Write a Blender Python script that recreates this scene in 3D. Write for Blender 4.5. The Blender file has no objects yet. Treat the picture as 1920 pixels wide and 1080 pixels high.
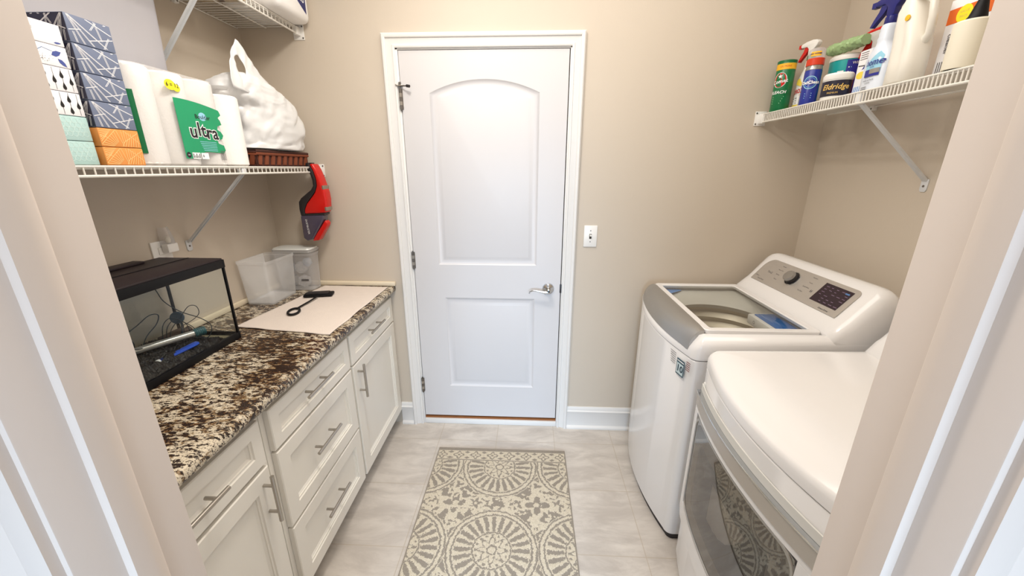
import bpy, bmesh, math, random
from mathutils import Vector, Matrix, noise
pi = math.pi
random.seed(7)
SC = bpy.context.scene
COL = SC.collection

# ------------------------------------------------------------------ camera
def make_camera():
    yaw, pitch, roll = 0.0443, 0.3032, 0.0012
    f = Vector((-math.sin(yaw)*math.cos(pitch), math.cos(yaw)*math.cos(pitch), -math.sin(pitch)))
    r = Vector((math.cos(yaw), math.sin(yaw), 0)); u = r.cross(f)
    c, s = math.cos(roll), math.sin(roll)
    r2 = c*r+s*u; u2 = -s*r+c*u
    cd = bpy.data.cameras.new('camera'); co = bpy.data.objects.new('camera', cd); COL.objects.link(co)
    m = Matrix((r2, u2, -f)).transposed().to_4x4(); m.translation = (0, 0, 1.5555)
    co.matrix_world = m
    cd.sensor_fit = 'HORIZONTAL'; cd.sensor_width = 36.0; cd.lens = 719.465*36.0/1920.0
    cd.clip_start = 0.02; cd.clip_end = 50
    SC.camera = co
make_camera()
SC.view_settings.view_transform = 'Standard'
SC.view_settings.look = 'None'
SC.view_settings.gamma = 1.0
SC.view_settings.use_curve_mapping = False
SC.view_settings.exposure = -0.12

# ------------------------------------------------------------------ light
wd = bpy.data.worlds.new('world'); SC.world = wd; wd.use_nodes = True
bgn = wd.node_tree.nodes['Background']
bgn.inputs['Color'].default_value = (0.86, 0.90, 1.0, 1)
bgn.inputs['Strength'].default_value = 0.50

def area(name, loc, rot, sx, sy, power, color):
    ld = bpy.data.lights.new(name, 'AREA'); ld.shape = 'RECTANGLE'; ld.size = sx; ld.size_y = sy
    ld.energy = power; ld.color = color
    o = bpy.data.objects.new(name, ld); COL.objects.link(o); o.location = loc; o.rotation_euler = rot
    return o
# ceiling lamp of the room, a soft fill added beside it, and the daylight of the hall behind the camera
CEIL = 2.74
area('room_ceiling_light', (-0.36, 1.07, CEIL-0.12), (0, 0, 0), 0.22, 0.22, 16, (1.0, 0.945, 0.87))
area('room_bounce_fill', (0.12, 1.20, CEIL-0.02), (0, 0, 0), 1.7, 1.2, 24, (1.0, 0.945, 0.87))  # added wide fill standing in for bounced light, not a fitting of the room
area('hall_ceiling_light', (0.0, -0.9, CEIL-0.10), (0, 0, 0), 0.8, 0.8, 17, (1.0, 0.94, 0.88))
hd = area('hall_daylight', (0.1, -2.3, 1.25), (math.radians(67), 0, 0), 1.4, 0.9, 32, (0.50, 0.73, 1.0))
hd.data.spread = math.radians(80)

# ------------------------------------------------------------------ materials
def lin(c):
    return tuple(((x/255.0)/12.92 if x/255.0 <= 0.04045 else ((x/255.0+0.055)/1.055)**2.4) for x in c)
def newmat(name):
    m = bpy.data.materials.new(name); m.use_nodes = True
    return m, m.node_tree, m.node_tree.nodes['Principled BSDF']
def M(name, rgb, rough=0.5, metal=0.0, noise_amt=0.0, nscale=20.0, bump=0.0, bscale=200.0, spec=None, alpha=None, trans=None, coat=None):
    m, nt, p = newmat(name)
    c = lin(rgb)
    p.inputs['Base Color'].default_value = (*c, 1); p.inputs['Roughness'].default_value = rough
    p.inputs['Metallic'].default_value = metal
    if spec is not None: p.inputs['Specular IOR Level'].default_value = spec
    if alpha is not None: p.inputs['Alpha'].default_value = alpha
    if trans is not None: p.inputs['Transmission Weight'].default_value = trans
    if coat is not None: p.inputs['Coat Weight'].default_value = coat
    tc = nt.nodes.new('ShaderNodeTexCoord')
    if noise_amt > 0:
        n = nt.nodes.new('ShaderNodeTexNoise'); n.inputs['Scale'].default_value = nscale; n.inputs['Detail'].default_value = 4
        nt.links.new(tc.outputs['Object'], n.inputs['Vector'])
        r = nt.nodes.new('ShaderNodeMapRange'); r.inputs[3].default_value = 1-noise_amt; r.inputs[4].default_value = 1+noise_amt
        nt.links.new(n.outputs['Fac'], r.inputs[0])
        x = nt.nodes.new('ShaderNodeVectorMath'); x.operation = 'SCALE'; x.inputs[0].default_value = c
        nt.links.new(r.outputs[0], x.inputs['Scale']); nt.links.new(x.outputs[0], p.inputs['Base Color'])
    if bump > 0:
        n = nt.nodes.new('ShaderNodeTexNoise'); n.inputs['Scale'].default_value = bscale; n.inputs['Detail'].default_value = 3
        nt.links.new(tc.outputs['Object'], n.inputs['Vector'])
        b = nt.nodes.new('ShaderNodeBump'); b.inputs['Strength'].default_value = bump; b.inputs['Distance'].default_value = 0.002
        nt.links.new(n.outputs['Fac'], b.inputs['Height']); nt.links.new(b.outputs[0], p.inputs['Normal'])
    return m

class X:   # tiny node-expression helper
    nt = None
    def __init__(s, o): s.o = o
    @staticmethod
    def op(kind, *a):
        n = X.nt.nodes.new('ShaderNodeMath'); n.operation = kind
        for i, v in enumerate(a):
            if isinstance(v, X): X.nt.links.new(v.o, n.inputs[i])
            else: n.inputs[i].default_value = v
        return X(n.outputs[0])
    def __add__(s, b): return X.op('ADD', s, b)
    __radd__ = __add__
    def __sub__(s, b): return X.op('SUBTRACT', s, b)
    def __rsub__(s, b): return X.op('SUBTRACT', b, s)
    def __mul__(s, b): return X.op('MULTIPLY', s, b)
    __rmul__ = __mul__
    def __truediv__(s, b): return X.op('DIVIDE', s, b)
    def gt(s, b): return X.op('GREATER_THAN', s, b)
    def lt(s, b): return X.op('LESS_THAN', s, b)
    def mx(s, b): return X.op('MAXIMUM', s, b)
    def mn(s, b): return X.op('MINIMUM', s, b)
    def abs(s): return X.op('ABSOLUTE', s)
    def band(s, c, w): return (s-c).abs().lt(w)
def coords(nt, kind='Object'):
    tc = nt.nodes.new('ShaderNodeTexCoord'); sp = nt.nodes.new('ShaderNodeSeparateXYZ')
    nt.links.new(tc.outputs[kind], sp.inputs[0])
    X.nt = nt
    return tc, X(sp.outputs[0]), X(sp.outputs[1]), X(sp.outputs[2])
def noise_n(nt, tc, scale, detail=4, rough=0.5, dist=0.0, stretch=None):
    n = nt.nodes.new('ShaderNodeTexNoise'); n.inputs['Scale'].default_value = scale; n.inputs['Detail'].default_value = detail
    n.inputs['Roughness'].default_value = rough; n.inputs['Distortion'].default_value = dist
    if stretch:
        mp = nt.nodes.new('ShaderNodeMapping'); mp.inputs['Scale'].default_value = stretch[0]; mp.inputs['Rotation'].default_value = stretch[1]
        nt.links.new(tc.outputs['Object'], mp.inputs[0]); nt.links.new(mp.outputs[0], n.inputs['Vector'])
    else: nt.links.new(tc.outputs['Object'], n.inputs['Vector'])
    return X(n.outputs['Fac'])
def mixc(nt, fac, a, b):
    n = nt.nodes.new('ShaderNodeMix'); n.data_type = 'RGBA'
    if isinstance(fac, X): nt.links.new(fac.o, n.inputs[0])
    else: n.inputs[0].default_value = fac
    for v, i in ((a, 6), (b, 7)):
        if isinstance(v, tuple): n.inputs[i].default_value = (*lin(v), 1)
        else: nt.links.new(v, n.inputs[i])
    return n.outputs[2]
def ramp(v, a, b):   # smooth 0..1 between a and b
    n = X.nt.nodes.new('ShaderNodeMapRange'); n.interpolation_type = 'SMOOTHSTEP'
    X.nt.links.new(v.o, n.inputs[0]); n.inputs[1].default_value = a; n.inputs[2].default_value = b
    return X(n.outputs[0])

m_wall = M('wall_paint', (203, 191, 175), 0.55, noise_amt=0.015, nscale=3, bump=0.12, bscale=260)
m_ceil = M('ceiling_paint', (232, 228, 220), 0.8, bump=0.1)
m_trim = M('white_trim_paint', (229, 226, 222), 0.38, noise_amt=0.008, nscale=5)
m_jamb = M('cream_jamb_paint', (216, 203, 192), 0.45, noise_amt=0.02, nscale=9, bump=0.06, bscale=60)
m_door = M('white_door_paint', (211, 208, 208), 0.42, bump=0.05, bscale=500)
m_cab = M('white_cabinet_paint', (234, 229, 219), 0.33, noise_amt=0.01, nscale=8)
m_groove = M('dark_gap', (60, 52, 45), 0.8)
m_nickel = M('brushed_nickel', (178, 172, 164), 0.3, 0.95, noise_amt=0.05, nscale=200)
m_chrome = M('chrome', (205, 208, 212), 0.12, 1.0)
m_wood = M('raw_wood_gap', (150, 92, 45), 0.7, noise_amt=0.2, nscale=30)
m_wire = M('white_vinyl_wire', (226, 222, 214), 0.4)
m_bracket = M('white_bracket_metal', (214, 216, 218), 0.42)
m_screw = M('screw_metal', (120, 115, 110), 0.35, 0.9)
m_enamel = M('white_enamel', (230, 228, 227), 0.18, coat=0.3)
m_silver = M('silver_plastic', (168, 166, 163), 0.28, 0.75)
m_silver2 = M('silver_panel', (186, 180, 173), 0.36, 0.45)
m_dark = M('dark_plastic', (38, 34, 36), 0.45)
m_black = M('black_plastic', (10, 10, 14), 0.5, spec=0.25)
m_screen = M('dark_display', (42, 26, 38), 0.15)
m_ink = M('grey_print', (92, 88, 88), 0.6)
m_steel = M('drum_steel', (214, 204, 186), 0.42, 0.25)
m_tubgrey = M('tub_ring_plastic', (214, 212, 206), 0.5)
m_white = M('white_plastic', (238, 236, 232), 0.35)
m_cream = M('cream_plastic', (232, 226, 208), 0.45)
m_paper = M('quilted_paper', (246, 242, 238), 0.9, noise_amt=0.02, nscale=80, bump=0.5, bscale=120)
m_green = M('green_print', (20, 150, 100), 0.45, noise_amt=0.1, nscale=14)
m_dgreen = M('dark_green_print', (8, 108, 62), 0.4)
m_yellow = M('yellow_print', (240, 228, 40), 0.5)
m_pwhite = M('white_print', (244, 244, 244), 0.5)
m_pblack = M('black_print', (22, 20, 24), 0.5)
m_red = M('red_plastic', (205, 26, 20), 0.22)
m_navy = M('navy_print', (18, 24, 96), 0.35)
m_blue = M('blue_plastic', (22, 40, 165), 0.3)
m_cyanp = M('light_blue_print', (150, 205, 228), 0.45)
m_teal = M('teal_print', (24, 160, 160), 0.4)
m_orange = M('orange_print', (226, 104, 26), 0.5)
m_gold = M('gold_print', (224, 186, 100), 0.4)
m_greenbag = M('green_bag_film', (158, 186, 134), 0.35)
m_basket = M('basket_wicker', (120, 58, 30), 0.7, noise_amt=0.3, nscale=40)
m_basketd = M('basket_wicker_dark', (62, 26, 16), 0.8)
m_cloth = M('cotton_towel', (224, 212, 202), 0.95, noise_amt=0.03, nscale=30, bump=0.8, bscale=330)
m_rubber = M('grey_blue_rubber', (72, 92, 108), 0.5)
m_cable = M('dark_cable', (40, 52, 60), 0.45)
m_alu = M('satin_tube', (222, 220, 216), 0.25, 0.45)
m_tealcap = M('teal_cap', (52, 104, 112), 0.5)
m_lid = M('dark_brown_hood', (34, 23, 26), 0.55, noise_amt=0.1, nscale=10)
m_sand = M('tank_floor', (150, 140, 112), 0.7)
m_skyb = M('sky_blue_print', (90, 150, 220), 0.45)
m_yel2 = M('orange_yellow_print', (246, 186, 40), 0.5)

def glass(name, tint, tfac, rough=0.05, fres=1.0, base=(248, 248, 248)):
    # thin clear sheet: mostly see-through, with a glossy skin
    m, nt, p = newmat(name)
    out = nt.nodes['Material Output']; nt.nodes.remove(p)
    tr = nt.nodes.new('ShaderNodeBsdfTransparent'); tr.inputs[0].default_value = (*lin(tint), 1)
    gl = nt.nodes.new('ShaderNodeBsdfPrincipled'); gl.inputs['Base Color'].default_value = (*lin(base), 1)
    gl.inputs['Roughness'].default_value = rough
    lw = nt.nodes.new('ShaderNodeLayerWeight'); lw.inputs[0].default_value = 0.25
    X.nt = nt
    f = X.op('MINIMUM', X(lw.outputs['Fresnel'])*fres + tfac, 1.0)
    mx = nt.nodes.new('ShaderNodeMixShader')
    nt.links.new(f.o, mx.inputs[0]); nt.links.new(tr.outputs[0], mx.inputs[1]); nt.links.new(gl.outputs[0], mx.inputs[2])
    nt.links.new(mx.outputs[0], out.inputs[0])
    return m
def gloss_glass(name, tint, base, tfac, fr=0.8):
    m, nt, p = newmat(name)
    out = nt.nodes['Material Output']; nt.nodes.remove(p)
    tr = nt.nodes.new('ShaderNodeBsdfTransparent'); tr.inputs[0].default_value = (*lin(tint), 1)
    gl = nt.nodes.new('ShaderNodeBsdfGlossy'); gl.inputs['Color'].default_value = (*lin(base), 1); gl.inputs['Roughness'].default_value = 0.02
    lw = nt.nodes.new('ShaderNodeLayerWeight'); lw.inputs[0].default_value = 0.3
    X.nt = nt
    f = X.op('MINIMUM', X(lw.outputs['Fresnel'])*fr + tfac, 1.0)
    mx = nt.nodes.new('ShaderNodeMixShader')
    nt.links.new(f.o, mx.inputs[0]); nt.links.new(tr.outputs[0], mx.inputs[1]); nt.links.new(gl.outputs[0], mx.inputs[2])
    nt.links.new(mx.outputs[0], out.inputs[0])
    return m
m_tank = gloss_glass('aquarium_glass', (246, 250, 250), (255, 255, 255), 0.01, 0.45)
m_lidglass = gloss_glass('washer_lid_glass', (244, 245, 242), (255, 255, 255), 0.06)
m_dryglass = gloss_glass('dryer_window_glass', (196, 190, 180), (255, 255, 255), 0.12)
m_clear = glass('clear_frosted_plastic', (250, 250, 250), 0.26, 0.3, 0.35)
m_clear2 = glass('clear_plastic', (250, 250, 252), 0.24, 0.2, 0.4)
m_bin = glass('milky_tote_plastic', (240, 240, 242), 0.62, 0.35, 0.3, (208, 206, 212))
m_film = glass('wrapping_film', (254, 254, 254), 0.12, 0.22, 0.35)
m_bag = glass('carrier_bag_film', (240, 240, 236), 0.80, 0.35, 0.2)
m_bluefilm = glass('blue_tinted_plastic', (70, 130, 200), 0.35, 0.15, 0.5)

def granite():
    m, nt, p = newmat('speckled_granite')
    tc, x, y, z = coords(nt)
    st = ((0.62, 1.35, 1.0), (0, 0, math.radians(-14)))
    a = noise_n(nt, tc, 74, 7, 0.68, 0.5, st); b = noise_n(nt, tc, 88, 6, 0.7, 0.4, st)
    c = noise_n(nt, tc, 190, 4, 0.6, 0.3); d = noise_n(nt, tc, 5, 4, 0.6, 0.5); e = noise_n(nt, tc, 380, 2, 0.5); g = noise_n(nt, tc, 24, 5, 0.62, 0.5, st)
    base = mixc(nt, ramp(d, 0.35, 0.65), (212, 200, 178), (190, 178, 156))
    base = mixc(nt, ramp(c, 0.50, 0.60)*0.75, base, (166, 154, 138))
    k = a*0.72 + g*0.46 + d*0.50
    base = mixc(nt, ramp(k, 0.805, 0.86)*0.85, base, (140, 116, 80))
    base = mixc(nt, ramp(k*0.6 + b*0.55, 0.762, 0.790), base, (96, 62, 32))
    base = mixc(nt, ramp(k*0.4 + b*0.80, 0.732, 0.754), base, (42, 30, 24))
    base = mixc(nt, ramp(e*0.5 + c*0.5, 0.585, 0.61)*0.8, base, (70, 62, 62))
    nt.links.new(base, p.inputs['Base Color']); p.inputs['Roughness'].default_value = 0.22
    return m
m_granite = granite()

def floor_tile():
    m, nt, p = newmat('pale_travertine_tile')
    tc, x, y, z = coords(nt)
    T = 0.343
    u = (x-0.51+T*20)/T; v = (y-1.22+T*20)/T
    fu = X.op('FRACT', u); fv = X.op('FRACT', v)
    du = (fu-0.5).abs(); dv = (fv-0.5).abs()
    grout = du.mx(dv).gt(0.4945)
    iu = X.op('FLOOR', u); iv = X.op('FLOOR', v)
    h = X.op('FRACT', X.op('SINE', iu*12.9898 + iv*78.233)*43758.5)
    n1 = noise_n(nt, tc, 5.5, 7, 0.66, 0.5, ((0.7, 1.9, 1), (0, 0, 0)))
    n2 = noise_n(nt, tc, 22, 5, 0.7, 0.3, ((0.35, 2.2, 1), (0, 0, 0)))
    n3 = noise_n(nt, tc, 2.2, 3, 0.5)
    c = mixc(nt, ramp(n1, 0.32, 0.68), (180, 171, 162), (216, 208, 198))
    c = mixc(nt, ramp(n2, 0.56, 0.72)*0.35, c, (160, 150, 140))
    c = mixc(nt, ramp(n3, 0.3, 0.7)*0.35, c, (206, 198, 190))
    c = mixc(nt, h*0.22, c, (192, 182, 170))
    c = mixc(nt, grout*0.55, c, (176, 160, 138))
    nt.links.new(c, p.inputs['Base Color']); p.inputs['Roughness'].default_value = 0.38
    return m
m_floor = floor_tile()

def rug_mat():
    # coordinates: local to the rug, x across (centre 0), y from the far edge (negative towards the camera)
    m, nt, p = newmat('medallion_rug_pile')
    tc, x0, y0, z = coords(nt)
    w = noise_n(nt, tc, 110, 2, 0.5); w2 = noise_n(nt, tc, 260, 1, 0.5)
    w3 = noise_n(nt, tc, 45, 2, 0.5)
    x = x0 + (w-0.5)*0.017 + (w3-0.5)*0.014 ; y = y0 + (w2-0.5)*0.014 + (noise_n(nt, tc, 52, 3, 0.6)-0.5)*0.022
    CX, CY = 0.396, 0.474
    def cell(px, cy, off):
        t = (px/cy + off)
        return (X.op('FRACT', t)-0.5)*cy
    ux = cell(x, CX, 20.5); uy = cell(y + 0.142, CY, 20.5)
    r = X.op('SQRT', ux*ux+uy*uy); th = X.op('ARCTAN2', uy, ux)
    R = 0.186
    pet = X.op('COSINE', th*24.0)
    pr = (r-0.118).abs()
    petals = (pet + 0.05 - pr*13.0).gt(-0.30)*r.gt(0.088)*r.lt(0.163)
    ring = r.band(0.172, 0.0042).mx(r.band(0.082, 0.0035))
    fl = X.op('COSINE', th*8.0)
    flower = (r - 0.046 - fl*0.014).abs().lt(0.0045).mx((r-0.020).abs().lt(0.004)).mx(((r-0.068).abs().lt(0.005))*X.op('COSINE', th*16.0).gt(0.35))
    outring = r.band(0.1935, 0.004)
    # the spandrels between medallions: small four lobed flowers and curls
    vx = cell(x, CX, 20.0); vy = cell(y + 0.142, CY, 20.0)
    r2 = X.op('SQRT', vx*vx+vy*vy); t2 = X.op('ARCTAN2', vy, vx)
    f2 = (r2 - 0.052 - X.op('COSINE', t2*4.0)*0.020).abs().lt(0.006).mx((r2-0.018).abs().lt(0.005))
    sx = cell(x, CX/2, 20.0); 
    r3 = X.op('SQRT', X.op('MULTIPLY', vx.abs()-0.098, vx.abs()-0.098) + vy*vy); t3 = X.op('ARCTAN2', vy, vx.abs()-0.098)
    f3 = (r3 - 0.034 - X.op('COSINE', t3*5.0)*0.010).abs().lt(0.005).mx((r3-0.012).abs().lt(0.004))
    r4 = X.op('SQRT', vx*vx + X.op('MULTIPLY', vy.abs()-0.112, vy.abs()-0.112)); t4 = X.op('ARCTAN2', vy.abs()-0.112, vx)
    f4 = (r4 - 0.026 - X.op('COSINE', t4*3.0)*0.009).abs().lt(0.005)
    r5 = X.op('SQRT', X.op('MULTIPLY', vx.abs()-0.15, vx.abs()-0.15) + X.op('MULTIPLY', vy.abs()-0.045, vy.abs()-0.045))
    f5 = (r5-0.020).abs().lt(0.004)
    cr = (r2 - 0.052 - X.op('COSINE', t2*4.0)*0.020).abs().lt(0.0115).mx((r3 - 0.034 - X.op('COSINE', t3*5.0)*0.010).abs().lt(0.0095)).mx((r4 - 0.026 - X.op('COSINE', t4*3.0)*0.009).abs().lt(0.009)).mx((r5-0.020).abs().lt(0.009)).mx(r2.lt(0.012)).mx(r3.lt(0.007)).mx(noise_n(nt, tc, 38, 2).gt(0.56))
    span = 1.0-cr
    inside = r.lt(0.196)
    dark = (petals.mx(ring).mx(flower)*inside).mx(span*r.gt(0.202)).mx(outring)
    # border band at the far (and near) end
    q = y0.mx(-1.2-y0)         # distance to nearest end, negative inwards
    bu = (X.op('FRACT', x/0.095+20.0)-0.5)*0.095; bv = q+0.058
    rb = X.op('SQRT', bu*bu+bv*bv); tb = X.op('ARCTAN2', bv, bu)
    fb = (rb - 0.021 - X.op('COSINE', tb*4.0)*0.006).abs().lt(0.0042).mx(rb.lt(0.006))
    bu2 = (X.op('FRACT', x/0.095+20.5)-0.5)*0.095
    dm = ((bu2.abs()*0.6 + (bv.abs()-0.022).abs()).lt(0.010))
    border = fb.mx(dm).mx(bv.abs().band(0.037, 0.0032))
    inb = q.gt(-0.100)
    dark = dark*(1.0-inb) + border*inb
    edge = q.gt(-0.018).mx(x0.abs().gt(0.356))
    dark = dark.mx(edge)
    jit = noise_n(nt, tc, 420, 2, 0.5)
    dark = (dark*0.62 + jit*1.1).gt(0.93)
    grey = mixc(nt, ramp(jit, 0.3, 0.7), (140, 130, 118), (164, 155, 142))
    cream = mixc(nt, ramp(w2, 0.3, 0.7), (204, 192, 170), (222, 212, 192))
    c = mixc(nt, dark, cream, grey)
    nt.links.new(c, p.inputs['Base Color']); p.inputs['Roughness'].default_value = 0.95
    bp = nt.nodes.new('ShaderNodeBump'); bp.inputs['Strength'].default_value = 0.7; bp.inputs['Distance'].default_value = 0.004
    hh = (1.0-dark) + jit*0.8
    nt.links.new(hh.o, bp.inputs['Height']); nt.links.new(bp.outputs[0], p.inputs['Normal'])
    return m
m_rug = rug_mat()

# ------------------------------------------------------------------ mesh builder
_fontcache = {}
def text_mesh(s, size, bold=0.0):
    key = (s, size, bold)
    if key in _fontcache: return _fontcache[key]
    cu = bpy.data.curves.new('t', 'FONT'); cu.body = s; cu.size = size; cu.resolution_u = 2; cu.offset = bold; cu.space_character = 1.0+min(0.16, bold/size*2.2)
    cu.align_x = 'CENTER'; cu.align_y = 'CENTER'
    ob = bpy.data.objects.new('t', cu); COL.objects.link(ob)
    dg = bpy.context.evaluated_depsgraph_get()
    me = bpy.data.meshes.new_from_object(ob.evaluated_get(dg))
    vs = [tuple(v.co) for v in me.vertices]; fs = [tuple(p.vertices) for p in me.polygons]
    bpy.data.objects.remove(ob); bpy.data.curves.remove(cu); bpy.data.meshes.remove(me)
    _fontcache[key] = (vs, fs)
    return vs, fs

class MB:
    def __init__(s): s.bm = bmesh.new(); s.mats = []
    def mi(s, m):
        if m not in s.mats: s.mats.append(m)
        return s.mats.index(m)
    def add(s, vs, fs, mat, mtx=None):
        k = s.mi(mat)
        bv = [s.bm.verts.new((mtx @ Vector(v)) if mtx else v) for v in vs]
        for f in fs:
            try:
                q = s.bm.faces.new([bv[i] for i in f]); q.material_index = k
            except ValueError: pass
        return bv
    def box(s, lo, hi, mat, bev=0.0, seg=2, mtx=None):
        lo = Vector(lo); hi = Vector(hi)
        t = bmesh.new(); bmesh.ops.create_cube(t, size=1.0)
        for v in t.verts: v.co = Vector([(lo[i]+hi[i])/2 + v.co[i]*(hi[i]-lo[i]) for i in range(3)])
        if bev > 0: bmesh.ops.bevel(t, geom=list(t.edges), offset=bev, segments=seg, profile=0.5, affect='EDGES')
        s.merge(t, mat, mtx); return s
    def merge(s, t, mat, mtx=None):
        t.verts.index_update()
        vs = [v.co.copy() for v in t.verts]; fs = [[v.index for v in f.verts] for f in t.faces]
        s.add(vs, fs, mat, mtx); t.free()
    def prism(s, poly, fn, d0, d1, mat, bev=0.0, caps=True, seg=2):
        # poly: 2D points; fn(u,v,d)->3D ; extruded between d0 and d1
        n = len(poly)
        t = bmesh.new()
        a = [t.verts.new(fn(p[0], p[1], d0)) for p in poly]; b = [t.verts.new(fn(p[0], p[1], d1)) for p in poly]
        for i in range(n): t.faces.new((a[i], a[(i+1) % n], b[(i+1) % n], b[i]))
        if caps: t.faces.new(a[::-1]); t.faces.new(b)
        bmesh.ops.recalc_face_normals(t, faces=t.faces)
        if bev > 0: bmesh.ops.bevel(t, geom=list(t.edges), offset=bev, segments=seg, profile=0.5, affect='EDGES', clamp_overlap=True)
        s.merge(t, mat); return s
    def loft(s, rings, mat, closed=True, cap0=True, cap1=True, mtx=None):
        n = len(rings[0]); vs = [p for r in rings for p in r]; fs = []
        for i in range(len(rings)-1):
            for j in range(n if closed else n-1):
                k = (j+1) % n
                fs.append((i*n+j, i*n+k, (i+1)*n+k, (i+1)*n+j))
        if closed and cap0: fs.append(tuple(range(n))[::-1])
        if closed and cap1: fs.append(tuple((len(rings)-1)*n+j for j in range(n)))
        s.add(vs, fs, mat, mtx); return s
    def lathe(s, prof, mat, c=(0, 0, 0), seg=32, mtx=None, sx=1.0, sy=1.0, cap=True):
        rings = [[(c[0]+r*sx*math.cos(2*pi*j/seg), c[1]+r*sy*math.sin(2*pi*j/seg), c[2]+z) for j in range(seg)] for r, z in prof]
        return s.loft(rings, mat, True, cap, cap, mtx)
    def cyl(s, a, b, r, mat, seg=16, r2=None):
        return s.tube([a, b], r, mat, seg, r2=r2)
    def tube(s, pts, r, mat, seg=8, r2=None, closed=False, radii=None):
        pts = [Vector(p) for p in pts]; n = len(pts)
        rings = []; prev = None
        for i, p in enumerate(pts):
            if closed: t = pts[(i+1) % n]-pts[i-1]
            else: t = pts[min(i+1, n-1)]-pts[max(i-1, 0)]
            t.normalize()
            if prev is None:
                up = Vector((0, 0, 1)) if abs(t.z) < 0.9 else Vector((1, 0, 0))
                u = t.cross(up).normalized()
            else:
                u = (prev - t*prev.dot(t)).normalized()
            prev = u; w = t.cross(u)
            rr = radii[i] if radii else (r if r2 is None else r+(r2-r)*i/(n-1))
            rings.append([p+u*rr*math.cos(2*pi*j/seg)+w*rr*math.sin(2*pi*j/seg) for j in range(seg)])
        if closed: rings.append(rings[0])
        return s.loft(rings, mat, True, not closed, not closed)
    def poly(s, pts, mat): s.add(pts, [tuple(range(len(pts)))], mat); return s
    def patch(s, poly, fn, mat): return s.poly([fn(u, v) for u, v in poly], mat)
    def wrap(s, poly, fn, mat, step=0.004):
        # a flat outline cut into narrow strips before it is mapped, so that it follows a curved face
        t = bmesh.new(); f = t.faces.new([t.verts.new((u, v, 0)) for u, v in poly])
        u0, u1 = min(p[0] for p in poly), max(p[0] for p in poly); k = 1
        while u0+k*step < u1:
            bmesh.ops.bisect_plane(t, geom=list(t.verts)+list(t.edges)+list(t.faces), plane_co=(u0+k*step, 0, 0), plane_no=(1, 0, 0)); k += 1
        for v in t.verts: v.co = Vector(fn(v.co.x, v.co.y))
        s.merge(t, mat); return s
    def grid(s, u0, u1, v0, v1, nu, nv, fn, mat, thick=False):
        vs = [fn(u0+(u1-u0)*i/nu, v0+(v1-v0)*j/nv) for j in range(nv+1) for i in range(nu+1)]
        fs = [(j*(nu+1)+i, j*(nu+1)+i+1, (j+1)*(nu+1)+i+1, (j+1)*(nu+1)+i) for j in range(nv) for i in range(nu)]
        s.add(vs, fs, mat); return s
    def line(s, p, q, w, fn, mat):
        dx, dy = q[0]-p[0], q[1]-p[1]; L = math.hypot(dx, dy) or 1; nx, ny = -dy/L*w/2, dx/L*w/2
        return s.patch([(p[0]+nx, p[1]+ny), (q[0]+nx, q[1]+ny), (q[0]-nx, q[1]-ny), (p[0]-nx, p[1]-ny)], fn, mat)
    def disc(s, c, r, fn, mat, seg=24, ry=None):
        return s.patch([(c[0]+r*math.cos(2*pi*j/seg), c[1]+(ry or r)*math.sin(2*pi*j/seg)) for j in range(seg)], fn, mat)
    def annulus(s, c, r0, r1, fn, mat, seg=24):
        vs = []; fs = []
        for j in range(seg):
            a = 2*pi*j/seg
            vs += [fn(c[0]+r0*math.cos(a), c[1]+r0*math.sin(a)), fn(c[0]+r1*math.cos(a), c[1]+r1*math.sin(a))]
        for j in range(seg):
            k = (j+1) % seg; fs.append((2*j, 2*j+1, 2*k+1, 2*k))
        s.add(vs, fs, mat); return s
    def text(s, t, size, c, fn, mat, bold=0.0, sx=1.0, rot=0.0, shear=0.0):
        vs, fs = text_mesh(t, size, bold); cr, sr = math.cos(rot), math.sin(rot)
        out = []
        for v in vs:
            a, b = v[0]*sx + v[1]*shear, v[1]
            out.append(fn(c[0]+a*cr-b*sr, c[1]+a*sr+b*cr))
        s.add(out, fs, mat); return s
    def build(s, name, parent=None, angle=35, recalc=True, world=True, solidify=0.0, subsurf=0):
        if recalc: bmesh.ops.recalc_face_normals(s.bm, faces=s.bm.faces)
        if parent is not None and world:
            off = Vector(parent['_w']) if '_w' in parent else parent.location
            for v in s.bm.verts: v.co -= off
        me = bpy.data.meshes.new(name); s.bm.to_mesh(me); s.bm.free()
        for m in s.mats: me.materials.append(m)
        for p in me.polygons: p.use_smooth = True
        me.set_sharp_from_angle(angle=math.radians(angle))
        o = bpy.data.objects.new(name, me); COL.objects.link(o)
        if parent is not None:
            o.parent = parent; o['_w'] = list(Vector(parent['_w']) if '_w' in parent else parent.location)
        if solidify:
            md = o.modifiers.new('thickness', 'SOLIDIFY'); md.thickness = solidify; md.offset = 0
        if subsurf:
            md = o.modifiers.new('smooth', 'SUBSURF'); md.levels = subsurf; md.render_levels = subsurf
        return o
def thing(name, label, cat, loc=(0, 0, 0), group=None):
    o = bpy.data.objects.new(name, None); COL.objects.link(o); o.location = loc; o.empty_display_size = 0.05
    o['label'] = label; o['category'] = cat
    if group: o['group'] = group
    return o
def tag(o, label, cat, group=None):
    o['label'] = label; o['category'] = cat
    if group: o['group'] = group
    return o
def struct(o, label=None):
    o['kind'] = 'structure'
    if label: o['label'] = label
    return o
def copy_tree(o, parent=None):
    c = o.copy(); COL.objects.link(c)
    if parent is not None: c.parent = parent
    for ch in o.children: copy_tree(ch, c)
    return c
fx = lambda x: (lambda u, v: (x, u, v))          # decal plane facing +x, u = +y
fxm = lambda x: (lambda u, v: (x, -u, v))        # decal plane facing -x, u = -y
fy = lambda y: (lambda u, v: (u, y, v))          # decal plane facing -y

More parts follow.
